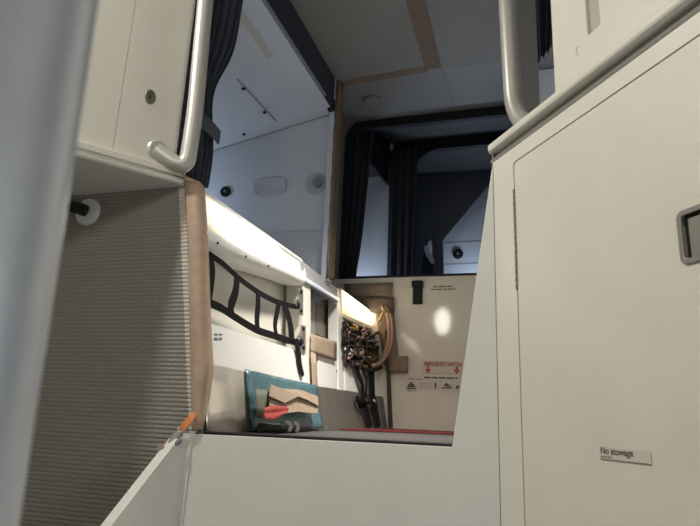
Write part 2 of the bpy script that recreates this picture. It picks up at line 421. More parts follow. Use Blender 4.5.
# ------------------------------------------------------------------ first bunk (left)
pa = onY(332, 114, 3.05); pb = onY(219, 149, 3.05)
slope = (pa.z - pb.z) / (pa.x - pb.x)
def zc(x): return pa.z + slope * (x - pa.x)
b = bmesh.new(); poly(b, [V((-1.08, 3.05, .7)), V((-2.3, 3.05, .7)), V((-2.3, 3.05, zc(-2.3))), V((-1.08, 3.05, zc(-1.08)))], (), V((0, .03, 0)))
struct('wall_bunk', b, M['bunk'], 'blue white end wall of the first bunk')
b = bmesh.new(); poly(b, [V((-1.10, 1.45, zc(-1.10))), V((-2.3, 1.45, zc(-2.3))), V((-2.3, 3.08, zc(-2.3))), V((-1.10, 3.08, zc(-1.10)))], (), V((0, 0, .004)))
struct('ceiling_bunk', b, M['bunk'], 'sloped lining over the first bunk')
b = bmesh.new(); box(b, (-2.33, 1.45, .7), (-2.3, 3.08, 1.7)); struct('wall_bunk_outer', b, M['bunk'])
b = bmesh.new(); box(b, (-2.3, Y0 + .03, .78), (-1.12, 3.05, .80)); struct('floor_bunk', b, M['bunkdark'])
lo = onY(300, 232, 3.05)
b = bmesh.new(); box(b, (-2.3, 3.035, .8), (-1.09, 3.049, lo.z)); struct('wall_bunk_lower', b, M['bunkdark'], 'dark lower lining of the first bunk', bev=.004)
b = bmesh.new(); tube(b, [V((x, 3.046, zc(x) - .002)) for x in (-2.29, -1.10)], .004, 8); struct('trim_6', b, M['seam'])
# right side bunk glimpsed between the right rail and the upper panel
b = bmesh.new(); box(b, (.08, 3.2, .6), (1.2, 3.23, 2.06)); struct('wall_right_bunk', b, M['bunk'], 'blue lit wall beyond the right ledge')
b = bmesh.new(); box(b, (1.2, 1.7, .6), (1.23, 3.2, 2.06)); struct('wall_right', b, M['bunk'])
b = bmesh.new(); poly(b, [V((-.14, Y0 + .03, 0)), V((.02, Y0 + .03, .9)), V((.02, 3.75, .9)), V((-.14, 3.75, 0))], (), V((.02, 0, 0))); struct('wall_right_lower', b, M['white'])
g0 = onY(519, 50, 2.2); g1 = onY(537.5, 50, 2.2)
b = bmesh.new(); box(b, (g0.x, 2.2, .9), (g1.x, 2.22, 2.05)); struct('trim_7', b, mat('dark_grey_post', (.10, .098, .095), .6))

for nm, p, q in (('wall_well_left', (-2.43, -1.25, -1.2), (-2.4, Y0 + .02, 2.05)), ('wall_well_right', (1.6, -1.25, -1.2), (1.63, 1.7, 2.05)), ('wall_well_back', (-2.4, -1.25, -1.2), (1.6, -1.22, 2.05))):
    b = bmesh.new(); box(b, p, q); struct(nm, b, M['cream'])
# corner pilaster at the end of the first bunk
p0 = onY(325.5, 284, 3.05); p1 = onY(336, 284, 3.05)
b = bmesh.new(); box(b, (-1.112, 3.0, .79), (-1.062, 3.05, 2.05)); struct('trim_8', b, M['bunk'], 'slim pale corner post', bev=.004)

# ------------------------------------------------------------------ left sidewall, bay 1
def wall_quad(name, pts, m, th=.012, parent=None, off=0, fn=W, bev=.002, holes=()):
    n = NL if fn is W else N2
    return plate(name, [fn(*p, off) for p in pts], n * -th, m, parent, holes, bev=bev)
def sw(Y, z, off=0): return V((XL(z, Y), Y, z)) + NL * off
def sw_plate(name, Ya, Yb, z0, z1, m, th=.012, off=0, bev=.002):
    Ys = [Ya] + ([2.95] if Ya < 2.95 < Yb else []) + [Yb]
    b = bmesh.new()
    for a, c_ in zip(Ys, Ys[1:]):
        poly(b, [sw(a, z0, off), sw(c_, z0, off), sw(c_, z1, off), sw(a, z1, off)], (), NL * -th)
    bmesh.ops.remove_doubles(b, verts=b.verts, dist=1e-5)
    return obj(name, b, m, None, bev=bev)
Yp1 = W(303, 330).y; Yp2 = W(310, 330).y; Yq1 = W(338, 345).y; Yq2 = W(344.5, 345).y
YE = Y1 - .004
kp = sw_plate('kick_plate', Y0 + .02, YE, .001, .2, M['kick']); tag(kp, 'dull grey metal kick plate along the foot of the left sidewall', 'kick plate')
# bright sheet of aluminium standing over it at the near end
b = bmesh.new(); Ya = Y0 + .03; Yb = W(250, 400).y; n = 12; g = []
for i in range(n + 1):
    t = i / n; Yc = Ya + (Yb - Ya) * t; bul = .012 + .014 * math.sin(math.pi * t) + .006 * math.sin(7 * t)
    g.append([b.verts.new(sw(Yc, z, bul * (.6 + z))) for z in (.002, .07, .14, .203)])
for a, c_ in zip(g, g[1:]):
    for k in range(3): b.faces.new((a[k], c_[k], c_[k + 1], a[k + 1]))
o = obj('aluminium_sheet', b, M['alu'], None, smooth=True); md = o.modifiers.new('s', 'SOLIDIFY'); md.thickness = .0015
tag(o, 'bright bowed aluminium sheet beside the brown corner strip', 'metal sheet')
lp = sw_plate('side_panel', Y0 + .02, Yp2, .202, .345, M['white']); tag(lp, 'white side panel below the cargo net', 'panel')
for (x, y, w_, h_) in ((205.5, 337, 4, 1.6), (216, 334, 3.2, 1.5), (220.5, 334, 3, 1.5), (216, 338.5, 3.6, 2), (220.5, 338.5, 3, 2)):
    b = bmesh.new(); poly(b, [W(x - w_ / 2, y - h_ / 2 + 0.2, .0015), W(x + w_ / 2, y - h_ / 2 + .6, .0015), W(x + w_ / 2, y + h_ / 2 + .6, .0015), W(x - w_ / 2, y + h_ / 2 + .2, .0015)], (), NL * .0005)
    obj('lettering', b, M['textdark'], lp)
sp = wall_quad('side_panel', [(318, 352), (346, 362), (346, 390.5), (318, 386.5)], M['white'], .012, off=-.004)
tag(sp, 'small white side panel below the grey niche', 'panel')
b = bmesh.new(); lathe(b, [(.006, 0), (.006, .002), (0, .003)], W(337, 371), NL, 14); obj('screw', b, M['greenpaint'], sp)
# recess behind the net
b = bmesh.new()
def rp(Y, z, d): return sw(Y, z) + V((-d, 0, 0))
poly(b, [rp(Y0 + .02, .345, .11), rp(Yp2, .345, .11), rp(Yp2, .80, .11), rp(Y0 + .02, .80, .11)], (), V((-.01, 0, 0)))
poly(b, [rp(Y0 + .02, .345, .012), rp(Yp2, .345, .012), rp(Yp2, .345, .11), rp(Y0 + .02, .345, .11)], (), V((0, 0, -.01)))
struct('wall_stowage_recess', b, M['cream'], 'cream recess behind the cargo net')
# posts
p1o = wall_quad('divider_post', [(303, 262), (310.5, 268), (311, 358), (303, 355)], M['cream'], .09, bev=.003); tag(p1o, 'cream divider post between the cargo net bay and grey niche', 'post')
p2o = wall_quad('divider_post', [(337.5, 288), (343.5, 291), (345.5, 391), (338.5, 390)], M['white'], .06, bev=.003); tag(p2o, 'white divider post between the grey niche and wire filled bay', 'post')
# light fixtures ------------------------------------------------
def light_fixture(fn, nrm, A, B, label, lensm, hous):
    """A, B: (top pixel, lens-bottom pixel, housing-bottom pixel) at near and far end"""
    root = thing('light_fixture', tuple(fn(*A[2])), label, 'light')
    prof_a, prof_b = [], []
    return root
def cove(root, Ya, Yb, prof, cap_r, m, name, fnx, nseg=14):
    """housing: profile (depth outwards, z) extruded along Y with a rounded far end"""
    b = bmesh.new(); g = []
    Ys = [Ya + (Yb - cap_r - Ya) * i / 10 for i in range(11)] + [Yb - cap_r + cap_r * math.sin(math.radians(90 * k / nseg)) for k in range(1, nseg + 1)]
    cxz = (sum(p[0] for p in prof) / len(prof), max(p[1] for p in prof) - .02)
    for Yv in Ys:
        s = 1.0
        if Yv > Yb - cap_r: s = math.sqrt(max(0, 1 - ((Yv - (Yb - cap_r)) / cap_r) ** 2)) * .75 + .25
        s *= taper(Yv)
        g.append([b.verts.new(fnx(Yv) + V((d if d < 0 else d * s, 0, cxz[1] + (z - cxz[1]) * (s if z < cxz[1] else 1)))) for d, z in prof])
    k = len(prof)
    for a, c_ in zip(g, g[1:]):
        for i in range(k): b.faces.new((a[i], a[(i + 1) % k], c_[(i + 1) % k], c_[i]))
    b.faces.new(g[0]); b.faces.new(g[-1][::-1])
    o = obj(name, b, m, None, smooth=True, angle=50); adopt(root, o); return o
lf = thing('light_fixture', (-1.09, 1.62, .6), 'long glowing cove light above the cargo net', 'light', 'sidewall cove lights')
Yl = W(304, 272).y
base = lambda Y: V((-1.09, Y, 0))
prof = [(-.06, .825), (-.004, .825), (.004, .818), (.006, .806), (.000, .800), (.018, .735), (.048, .68), (.068, .655), (.074, .635), (.066, .612), (.045, .598), (.0, .592), (-.06, .60)]
def taper(Yv):
    t = min(1, max(0, (Yv - Y0 - .05) / (Yl - Y0 - .05))); return 1 - .36 * t * t * (3 - 2 * t)
cove(lf, Y0 + .02, Yl, prof, .10, M['white'], 'housing', base)
def lens(root, Ya, Yb, line, m, base, r=.05):
    """rounded glowing cover lying on the slanted face given by line (d,z) points"""
    b = bmesh.new(); g = []; n = 40
    for i in range(n + 1):
        Yv = Ya + (Yb - Ya) * i / n
        e = min(1, (Yb - Yv) / r); s = math.sqrt(max(0, 1 - (1 - e) ** 2)); s = max(s, .05)
        row = []
        for k in range(9):
            t = .5 + (k / 8 - .5) * s; f = t * (len(line) - 1); j = min(int(f), len(line) - 2); fr = f - j
            d = line[j][0] + (line[j + 1][0] - line[j][0]) * fr; z = line[j][1] + (line[j + 1][1] - line[j][1]) * fr
            tp = taper(Yv); d *= tp; z = .805 + (z - .805) * tp
            row.append(b.verts.new(base(Yv) + V((d + .006 + .004 * math.sin(math.pi * k / 8) * s, 0, z))))
        g.append(row)
    for a, c_ in zip(g, g[1:]):
        for k in range(8): b.faces.new((a[k], a[k + 1], c_[k + 1], c_[k]))
    o = obj('lens', b, m, None, smooth=True); adopt(root, o); return o
lens(lf, Y0 + .05, W(284, 262).y - .0, [(.002, .797), (.019, .739), (.049, .684), (.066, .661)], M['lens'], base, .06)
for i in range(3):
    b = bmesh.new(); lathe(b, [(.005, -.002), (.005, .002), (0, .003)], base(1.72 + .22 * i) + V((.071 * taper(1.72 + .22 * i), 0, .805 + (.624 - .805) * taper(1.72 + .22 * i))), V((1, 0, -.35)), 10); adopt(lf, obj('screw', b, M['gap'], None))

# cargo net -----------------------------------------------------
net = thing('cargo_net', tuple(W(250, 320)), 'black webbing cargo net sagging across the open recess', 'cargo net')
def web(pts, w, off=.004, name='strap', par=net, fn=W, sm=True, nn=None):
    b = bmesh.new(); P = [fn(*p, off) for p in pts]
    ribbon(b, smooth_path(P, 6) if sm else P, w, nn or (NL if fn is W else N2), .0025)
    o = obj(name, b, M['web'], None); adopt(par, o); return o
web([(203, 251), (222, 263), (240, 279), (258, 292), (275, 301), (290, 305.5), (300, 307)], .024, .004)
web([(205, 301), (221, 308), (238, 319), (257, 330), (275, 336), (290, 341), (302, 343)], .030, .004)
web([(208, 252), (211.5, 268), (210, 285), (207, 303)], .046, .006)
web([(237, 278), (235.5, 292), (231, 306), (232, 316)], .040, .006)
web([(258, 292), (258, 306), (257, 318), (257.5, 331)], .037, .006)
web([(279, 303), (276.5, 315), (275, 326), (277, 338)], .034, .006)
web([(284, 305), (288, 315), (290.5, 326), (292, 341)], .058, .007)
web([(296, 341), (298.5, 352), (300, 364), (303, 376)], lambda t: .055 - .02 * t, .010)
for (x, y) in ((297.5, 304), (301, 340)):
    b = bmesh.new(); c0 = W(x, y, .008)
    poly(b, rrect(c0 - V((0, .028, .016)), V((0, 1, 0)), V((-.17, 0, .985)), .05, .03, .006), (), NL * .008); o = obj('buckle', b, M['chrome'], None, bev=.001); adopt(net, o)
    b = bmesh.new(); c0 = W(x + .5, y + 1, .017)
    poly(b, rrect(c0 - V((0, .006, .012)), V((0, 1, 0)), V((-.17, 0, .985)), .03, .022, .004), (), NL * .003); o2 = obj('buckle_tongue', b, M['black'], o)
# metal brackets on the post
for (x, y0_, y1_) in ((299.5, 288, 315), (302, 325, 352)):
    b = bmesh.new(); poly(b, [W(x - 1.4, y0_, .002), W(x + 2.6, y0_ + 1, .002), W(x + 2.6, y1_ + 1, .002), W(x - 1.4, y1_, .002)], (), NL * .006)
    o = obj('net_bracket', b, M['wiresilver'], None, bev=.001)
    for yy in (y0_ + 4, y1_ - 4):
        b = bmesh.new(); lathe(b, [(.009, .0), (.009, .008), (0, .01)], W(x + .7, yy, .006), NL, 12); obj('screw', b, M['black'], o)
    tag(o, 'upper metal net bracket on the cream divider post' if y0_ < 300 else 'lower metal net bracket on the cream divider post', 'bracket', None)

# grey niche ----------------------------------------------------
nt = thing('niche', tuple(W(320, 345)), 'grey open niche between the posts, its metal top edge given a painted glow', 'niche')
o = wall_quad('back_panel', [(309, 276), (339, 300), (339, 350), (309, 340)], M['niche'], .005, off=-.09); adopt(nt, o)
o = wall_quad('inner_doorway', [(317, 302), (332, 308), (332, 342), (316.5, 334)], M['nicheinner'], .004, off=-.084); adopt(nt, o)
b = bmesh.new(); a, c_ = W(302, 272.5, .002), W(339, 299, .002)
a2, c2 = W(302.5, 281, .012), W(338.5, 302.5, .012)
poly(b, [V((-1.09, a.y, .815)), V((-1.09, c_.y, .80)), c2, a2], (), V((-.03, 0, .0)))
o = obj('top_rail', b, M['niche'], None, bev=.003); adopt(nt, o)
b = bmesh.new(); tube(b, [W(303, 278, .016), W(338, 299, .016)], .008, 10); o = obj('glowing_edge', b, mat('edge_metal_glow', (.85, .87, .9), .25, .5, emit=(.8, .88, 1), estr=.45), None, smooth=True); adopt(nt, o)  # metal edge glows by itself, its gleam painted in as faint emission
# cardboard over the niche foot and long strip below
def crumpled(name, pts, m, off, fn=W, th=.003, amp=.004, cuts=5, seed=1):
    """paper or card: outline of four pixels, subdivided and gently crumpled"""
    rnd = random.Random(seed); P = [fn(*p, off) for p in pts]; b = bmesh.new(); n = cuts; g = []
    nrm = NL if fn is W else (N2 if fn is W2 else V((0, -1, 0)))
    for j in range(n + 1):
        row = []
        for i in range(n + 1):
            u, v = i / n, j / n
            p = P[0].lerp(P[1], u).lerp(P[3].lerp(P[2], u), v)
            row.append(b.verts.new(p + nrm * rnd.uniform(0, amp)))
        g.append(row)
    for j in range(n):
        for i in range(n): b.faces.new((g[j][i], g[j][i + 1], g[j + 1][i + 1], g[j + 1][i]))
    o = obj(name, b, m, None, smooth=True); md = o.modifiers.new('s', 'SOLIDIFY'); md.thickness = th; md.offset = -1
    return o
tag(crumpled('cardboard_patch', [(310.5, 334), (336, 342), (335.5, 361), (310, 352)], M['cardlight'], .006, seed=3), 'tan cardboard patch across the foot of the grey niche', 'cardboard')
tag(crumpled('paper_strip', [(310.5, 352), (315.5, 354), (318.5, 412), (313, 411)], M['card'], .012, cuts=4, amp=.002, seed=4), 'narrow brown strip hanging below the tan cardboard patch', 'strip')

# ------------------------------------------------------------------ bay 2: warm light, wires, straps
b = bmesh.new()
b2 = wall_quad('wall_wire_bay', [(343, 318), (386, 326), (387, 372), (344, 365)], M['gap'], .01, off=-.035, fn=W2); tag(b2, None, None, None, 'structure')
sp2 = wall_quad('side_panel', [(344.5, 358), (384, 370), (387.5, 398), (345.5, 390.5)], M['white'], .02, off=-.008, fn=W2); tag(sp2, 'white side panel below the wire filled bay', 'panel')
o = plate('corner_trim', [onY(x_, y_, Y1 - .006) for x_, y_ in ((385.5, 330), (388.5, 331), (393, 428.5), (389, 428.5))], V((0, -.012, 0)), M['gap']); tag(o, 'thin dark upright edging at the corner of sidewall and end panel', 'edging')
lf2 = thing('light_fixture', tuple(W2(345, 320)), 'short warm glowing cove light above the wire filled bay', 'light', 'sidewall cove lights')
def quadlens(pts, m, name, th, off, n=10):
    b = bmesh.new(); P = [W2(*p, off) for p in pts]; g = []
    for j in range(n + 1):
        v = j / n; row = []
        for i in range(n + 1):
            u = i / n; row.append(b.verts.new(P[0].lerp(P[1], u).lerp(P[3].lerp(P[2], u), v) + N2 * th * math.sin(math.pi * v) * (1 - .8 * max(0, u - .75) * 4)))
        g.append(row)
    for j in range(n):
        for i in range(n): b.faces.new((g[j][i], g[j][i + 1], g[j + 1][i + 1], g[j + 1][i]))
    o = obj(name, b, m, None, smooth=True); adopt(lf2, o); return o
o = plate('housing', [W2(341, 288, -.012), W2(378, 315, -.012), W2(378, 330, -.012), W2(362, 327, -.012), W2(343, 317, -.012)], N2 * -.05, M['cream'], bev=.004); adopt(lf2, o)
quadlens([(342.5, 290), (376.5, 316), (374, 326), (343, 313)], M['lens2'], 'lens', .02, -.008)
# wires: a tangle nobody could count
b = bmesh.new(); rnd = random.Random(11)
for k in range(60):
    x = rnd.uniform(345, 384); y = rnd.uniform(min(338, 318 + (x - 343) * .6), 366)
    pts = []; px, py = x, y
    for s in range(5):
        pts.append(W2(px, py, rnd.uniform(-.03, .03)))
        px = min(385, max(345, px + rnd.uniform(-9, 9))); py = min(367, max(318 + (px - 343) * .42, py + rnd.uniform(-8, 9)))
    tube(b, smooth_path(pts, 4), rnd.uniform(.004, .010), 7, rnd.choices((0, 1, 2, 3), (14, 4, 3, 1))[0])
for k in range(20):
    x, y = rnd.uniform(348, 380), rnd.uniform(330, 362)
    p = W2(x, y, rnd.uniform(-.02, .02)); s = rnd.uniform(.008, .018)
    bmesh.ops.create_icosphere(b, subdivisions=1, radius=s, matrix=Matrix.Translation(p))
    b.faces.ensure_lookup_table()
    for f_ in b.faces[-20:]: f_.material_index = k % 3
o = obj('wire_tangle', b, [M['wireblack'], M['gold'], M['wiresilver'], M['wirepink']], None, smooth=True)
tag(o, 'tangle of brown, gold and silver wires filling the open bay', 'wires', None, 'stuff')
# dark pouch rim under the wires
b = bmesh.new(); tube(b, smooth_path([W2(344, 322, .006), W2(346, 345, .012), W2(349, 362, .015), (W2(360, 367, .02)), W2(372, 370, .02), W2(382, 366, .01), W2(384, 350, .005)], 6), .012, 8)
o = obj('cable_guard', b, M['black'], None, smooth=True); tag(o, 'black flexible rim holding the wire tangle in its bay', 'cable guard')
# hanging straps
hs = thing('tie_strap', tuple(W2(366, 368)), 'pair of black webbing straps hanging below the wire tangle', 'strap')
web([(356, 364), (358.5, 375), (362, 384), (363, 394)], .055, .016, par=hs, fn=W2)
web([(371.5, 368), (372, 382), (372.5, 398)], .09, .016, par=hs, fn=W2)
web([(362, 396), (366, 410), (371, 427)], .07, .02, par=hs, fn=W2)
web([(373.5, 398), (376, 412), (378.5, 427)], .085, .02, par=hs, fn=W2)
web([(361, 366), (366, 380), (366, 398)], .03, .012, par=hs, fn=W2)
b = bmesh.new(); tube(b, smooth_path([W2(357, 400, .026), W2(366, 403, .03), W2(374, 401, .028)], 4), .011, 8); tube(b, [W2(357, 396, .026), W2(361, 408, .03)], .012, 8)
o = obj('strap_knot', b, M['web'], None, smooth=True); adopt(hs, o)
b = bmesh.new(); lathe(b, [(.012, 0), (.014, .012), (0, .014)], W2(373, 401, .03), N2, 12); o = obj('clasp', b, M['chrome'], None, smooth=True); adopt(hs, o)
# tan cable loom and paper on the end wall around the bay
b = bmesh.new()
for dx, r_ in ((0, .012), (3.2, .01)):
    tube(b, smooth_path([onY(382 + dx, 306, Y1 - .03), onY(388 + dx, 318, Y1 - .05), onY(389 + dx, 335, Y1 - .05), onY(386 + dx, 350, Y1 - .06), onY(380 + dx * .5, 362, Y1 - .07), W2(372, 366, .02)], 6), r_, 8)
o = obj('cable_loom', b, M['wirepink'], None, smooth=True); tag(o, 'tan cable loom curling down beside the wire filled bay', 'cable')
b = bmesh.new(); tube(b, smooth_path([onY(379, 322, Y1 - .05), onY(384, 311, Y1 - .06), onY(389, 316, Y1 - .05), onY(387, 325, Y1 - .05)], 6), .008, 8)
o = obj('cable_loop', b, M['gold'], None, smooth=True); tag(o, 'small gold cable loop at the end of the warm light', 'cable')
def backpaper(pts, label, m, off, seed):
    o = crumpled('paper_patch', pts, m, 0, fn=lambda px, py, o_=0: onY(px, py, Y1 - off), seed=seed, amp=.006, th=.002, cuts=4); tag(o, label, 'paper', 'brown paper on the end panel'); return o
backpaper([(344, 284), (393, 283), (392, 296), (347, 299)], 'wide brown paper patch under the portal sill', M['paperdark'], .008, 5)
backpaper([(350, 296), (394, 297), (394.5, 312), (366, 313)], 'brown paper patch just below the wide one by the warm light', M['paperdark2'], .016, 6)
backpaper([(375, 311), (394, 310), (400, 373), (386, 372)], 'long brown paper strip hanging down beside the tan cable loom', M['paperdark'], .012, 7)
backpaper([(389, 357), (408, 356), (408, 373), (389, 373)], 'small brown paper square at the foot of the long paper strip', M['paperdark'], .02, 8)

# ------------------------------------------------------------------ markings on the end panel
def back_q(x0, y0, x1, y1, dep=.003):
    a = onY(x0, y0, Y1 - dep); c_ = onY(x1, y1, Y1 - dep); return a, c_
UX = V((1, 0, 0))
def bars(b, x, z, width, h, gaps, Yp, rnd):
    """unreadable small print: word-length dashes"""
    px = x
    while px < x + width:
        w_ = min(rnd.uniform(.018, .05) * gaps, x + width - px)
        poly(b, [V((px, Yp, z)), V((px + w_, Yp, z)), V((px + w_, Yp, z + h)), V((px, Yp, z + h))], (), V((0, -.0004, 0))); px += w_ + .006
a, c_ = back_q(423, 361, 462, 374)
b = bmesh.new(); poly(b, [V((a.x, Y1 - .001, c_.z)), V((c_.x, Y1 - .001, c_.z)), V((c_.x, Y1 - .001, a.z)), V((a.x, Y1 - .001, a.z))], (), V((0, -.0015, 0)))
pl = obj('exit_placard', b, M['backpl'], None); tag(pl, 'emergency hatch placard in red lettering with two down arrows', 'sign')
wd = c_.x - a.x; hh = a.z - c_.z
t = text_mesh('lettering', 'EMERGENCY HATCH', .036, V((a.x + .006, Y1 - .0035, a.z - .030)), UX, UZ, M['textred'], pl, xs=1.0, bold=.0012)
xs_ = [v_.co.x for v_ in t.data.vertices]; sc_ = (wd - .012) / (max(xs_) - min(xs_)); x_0 = min(xs_)
for v_ in t.data.vertices: v_.co.x = x_0 + (v_.co.x - x_0) * sc_
for fx in (.13, .87):
    xc = a.x + wd * fx; zt_ = a.z - .033; s = .017
    b = bmesh.new(); poly(b, [V((xc - s * .45, Y1 - .003, zt_)), V((xc + s * .45, Y1 - .003, zt_)), V((xc + s * .45, Y1 - .003, zt_ - .018)), V((xc + s * 1.35, Y1 - .003, zt_ - .018)), V((xc, Y1 - .003, zt_ - .045)), V((xc - s * 1.35, Y1 - .003, zt_ - .018)), V((xc - s * .45, Y1 - .003, zt_ - .018))], (), V((0, -.0006, 0)))
    obj('arrow', b, M['textred'], pl)
b = bmesh.new()
for (x0, z0, x1, z1) in ((a.x, c_.z, c_.x, c_.z + .002), (a.x, c_.z, a.x + .002, a.z), (c_.x - .002, c_.z, c_.x, a.z)):
    poly(b, [V((x0, Y1 - .003, z0)), V((x1, Y1 - .003, z0)), V((x1, Y1 - .003, z1)), V((x0, Y1 - .003, z1))], (), V((0, -.0004, 0)))
obj('border', b, mat('pale_red_print', (.55, .25, .22), .6), pl)
a, c_ = back_q(406, 376, 463, 391)
b = bmesh.new(); poly(b, [V((a.x, Y1 - .001, c_.z)), V((c_.x, Y1 - .001, c_.z)), V((c_.x, Y1 - .001, a.z)), V((a.x, Y1 - .001, a.z))], (), V((0, -.0012, 0)))
pl2 = obj('instruction_placard', b, M['backpl'], None); tag(pl2, 'pale instruction placard with small dark pictograms below the red arrows', 'sign')
rnd = random.Random(5)
def row(x, y, w_, h_, gaps):
    b = bmesh.new(); q0 = onY(x, y, Y1 - .003); bars(b, q0.x, q0.z, w_, h_, gaps, Y1 - .0026, rnd); obj('lettering', b, M['textdark'], pl2)
row(424, 378.3, .21, .010, 1); row(408, 379.3, .09, .005, .8)
for x0, x1, y in ((419, 431, 384), (420, 432, 387), (408, 416, 391)): row(x0, y, (x1 - x0) * .0063, .003, .6)
def pict(pts):
    b = bmesh.new(); poly(b, [onY(x, y, Y1 - .003) for x, y in pts], (), V((0, -.0006, 0))); obj('pictogram', b, M['textdark'], pl2)
pict([(408, 385), (411, 381.5), (414, 384.5), (416, 387.5), (407, 387.5)])
pict([(407, 388), (417, 388), (416, 389.3), (407.5, 389.3)])
pict([(434.3, 382.5), (436.3, 382.5), (436.2, 388.5), (434.8, 388.5)])
pict([(443.5, 386), (446.5, 382.5), (448.5, 384.5), (451, 385.5), (450.5, 386.5)])
pict([(442, 387), (452.5, 387), (452, 388.5), (442, 388.5)])
pict([(455.5, 386.5), (458.5, 385), (459.2, 388), (456.5, 389)])
# small caption at the top of the end panel
a, c_ = back_q(430, 285.5, 456, 291)
b = bmesh.new(); q0 = onY(433, 287.5, Y1); bars(b, q0.x, q0.z, .125, .010, 1, Y1 - .001, rnd); q0 = onY(431, 290.3, Y1); bars(b, q0.x, q0.z, .16, .009, 1, Y1 - .001, rnd)
o = obj('caption_sticker', b, mat('faded_print', (.22, .18, .14), .7), None); tag(o, 'two faded lines of small print at the top of the end panel', 'sticker')
# black latch hanging from the portal sill
la, lb = onY(413.2, 283, Y1), onY(422.5, 304.5, Y1)
lt = thing('latch', (la.x, Y1, lb.z), 'black latch tab at the top of the end panel', 'latch')
b = bmesh.new(); poly(b, rrect(V((la.x, Y1 - .0005, lb.z)), UX, UZ, lb.x - la.x, la.z - lb.z - .03, .006), (), V((0, -.014, 0))); o = obj('tab', b, M['black'], None, bev=.003); adopt(lt, o)
b = bmesh.new(); poly(b, rrect(V((la.x - .006, Y1 - .0005, la.z - .035)), UX, UZ, lb.x - la.x + .012, .045, .008), (), V((0, -.03, 0))); o = obj('hinge_block', b, M['black'], None, bev=.004); adopt(lt, o)

# red edge strip at the far side of the landing floor
b = bmesh.new(); ra = onZ(352, 428.5, .001)
poly(b, [V((-.925, Y1 - .85, 0)), V((-.14, Y1 - .55, 0)), V((-.14, Y1 - .02, 0)), V((-.87, Y1 - .02, 0))], (), V((0, 0, .008)))
o = obj('floor_runner', b, M['red'], None, bev=.002); tag(o, 'dark red strip lying on the landing floor before the end panel', 'strip')

# ------------------------------------------------------------------ things lying on the landing
Wb = lambda px, py, off=0: W(px, py, off + .03)
# blue film bag leaning on the kick plate
b = bmesh.new(); rnd = random.Random(3); n, mrow = 18, 10
Ybl, Ybr = W(247.5, 400, .02).y, W(318, 400, .02).y; g = []
for j in range(mrow + 1):
    v = j / mrow; row = []
    for i in range(n + 1):
        u = i / n; z = .004 + v * (.205 - .012 * u)
        row.append(b.verts.new(sw(Ybl + (Ybr - Ybl) * u, z, .012 + .014 * (1 - v) + rnd.uniform(0, .007))))
    g.append(row)
for j in range(mrow):
    for i in range(n): b.faces.new((g[j][i], g[j][i + 1], g[j + 1][i + 1], g[j + 1][i]))
o = obj('plastic_bag', b, M['bluebag'], None, smooth=True); md = o.modifiers.new('s', 'SOLIDIFY'); md.thickness = .006
tag(o, 'teal blue plastic film bag leaning on the kick plate', 'bag')
# grey green card
o = crumpled('card_pad', [(255, 389), (270, 391), (268, 418), (256, 416)], M['greenpad'], .062, cuts=3, amp=.002, seed=9); tag(o, 'small grey green card at the left end of the tan cardboard wrap', 'card')
# folded tan cardboard
b = bmesh.new(); n = 16; g = []
ctop = [(270, 385), (280, 389), (296, 390), (304, 392), (317, 397)]; cmid = [(269, 396), (284, 402), (297, 396), (306, 399), (318, 405)]; cbot = [(269, 411), (282, 414), (297, 412), (306, 413), (316, 414)]
cols = []
for i in range(5):
    p = [W(*ctop[i], .066), W(*cmid[i], .082), W(cmid[i][0], cmid[i][1] + .8, .068), W(*cbot[i], .08)]
    cols.append([b.verts.new(x) for x in p])
for a, c_ in zip(cols, cols[1:]):
    for k in range(3): b.faces.new((a[k], c_[k], c_[k + 1], a[k + 1]))
o = obj('cardboard_wrap', b, M['cardlight'], None); md = o.modifiers.new('s', 'SOLIDIFY'); md.thickness = .005; md.offset = -1
tag(o, 'torn tan cardboard wrap lying over the blue film bag', 'cardboard')
# red tag
b = bmesh.new(); g = []; rnd = random.Random(8)
R0 = [(262, 408), (276, 405), (290, 407), (288, 411)]; R1 = [(264, 420), (274, 421), (281, 416), (287, 412)]
cols = []
for (x0, y0), (x1, y1) in zip(R0, R1):
    A, B = W(x0, y0, .105), W(x1, y1, .125); cols.append([b.verts.new(A.lerp(B, k / 4) + NL * rnd.uniform(-.008, .012)) for k in range(5)])
for a, c_ in zip(cols, cols[1:]):
    for k in range(4): b.faces.new((a[k], c_[k], c_[k + 1], a[k + 1]))
o = obj('red_tag', b, M['redtag'], None, smooth=True); md = o.modifiers.new('s', 'SOLIDIFY'); md.thickness = .004; o.modifiers.new('ss', 'SUBSURF').render_levels = 2
tag(o, 'crumpled red fabric tag draped over the tan cardboard wrap', 'tag')
# black tool with chrome bits
tl_ = thing('hand_tool', tuple(onZ(285, 428, .012)), 'black hand tool with chrome fittings lying on the landing edge', 'tool')
TA, TB = onZ(262, 425.5, .014), onZ(309, 429, .014); TA = V((-.885, 2.10, .014)); 
def atY(px, z, X):  # a point over the landing at plane X
    p = onX(px, 425, X); return V((X, p.y, z))
TA, TB = atY(261, .02, -.87), atY(309, .015, -.86)
b = bmesh.new(); tube(b, [TA, TA.lerp(TB, .35), TA.lerp(TB, .36), TA.lerp(TB, .62), TA.lerp(TB, .63), TB], lambda t: .016 if t < .3 else (.019 if t < .7 else .011), 14); o = obj('body', b, M['black'], None, smooth=True, angle=40); adopt(tl_, o)
for t0, t1, r_ in ((.05, .34, .0185), (.42, .50, .0225), (.58, .66, .0225)):
    b = bmesh.new(); tube(b, [TA.lerp(TB, t0) + UZ * .004, TA.lerp(TB, t1) + UZ * .004], r_ if t0 > .1 else .0135, 14); o = obj('fitting', b, M['chrome'], None, smooth=True, angle=40); adopt(tl_, o)
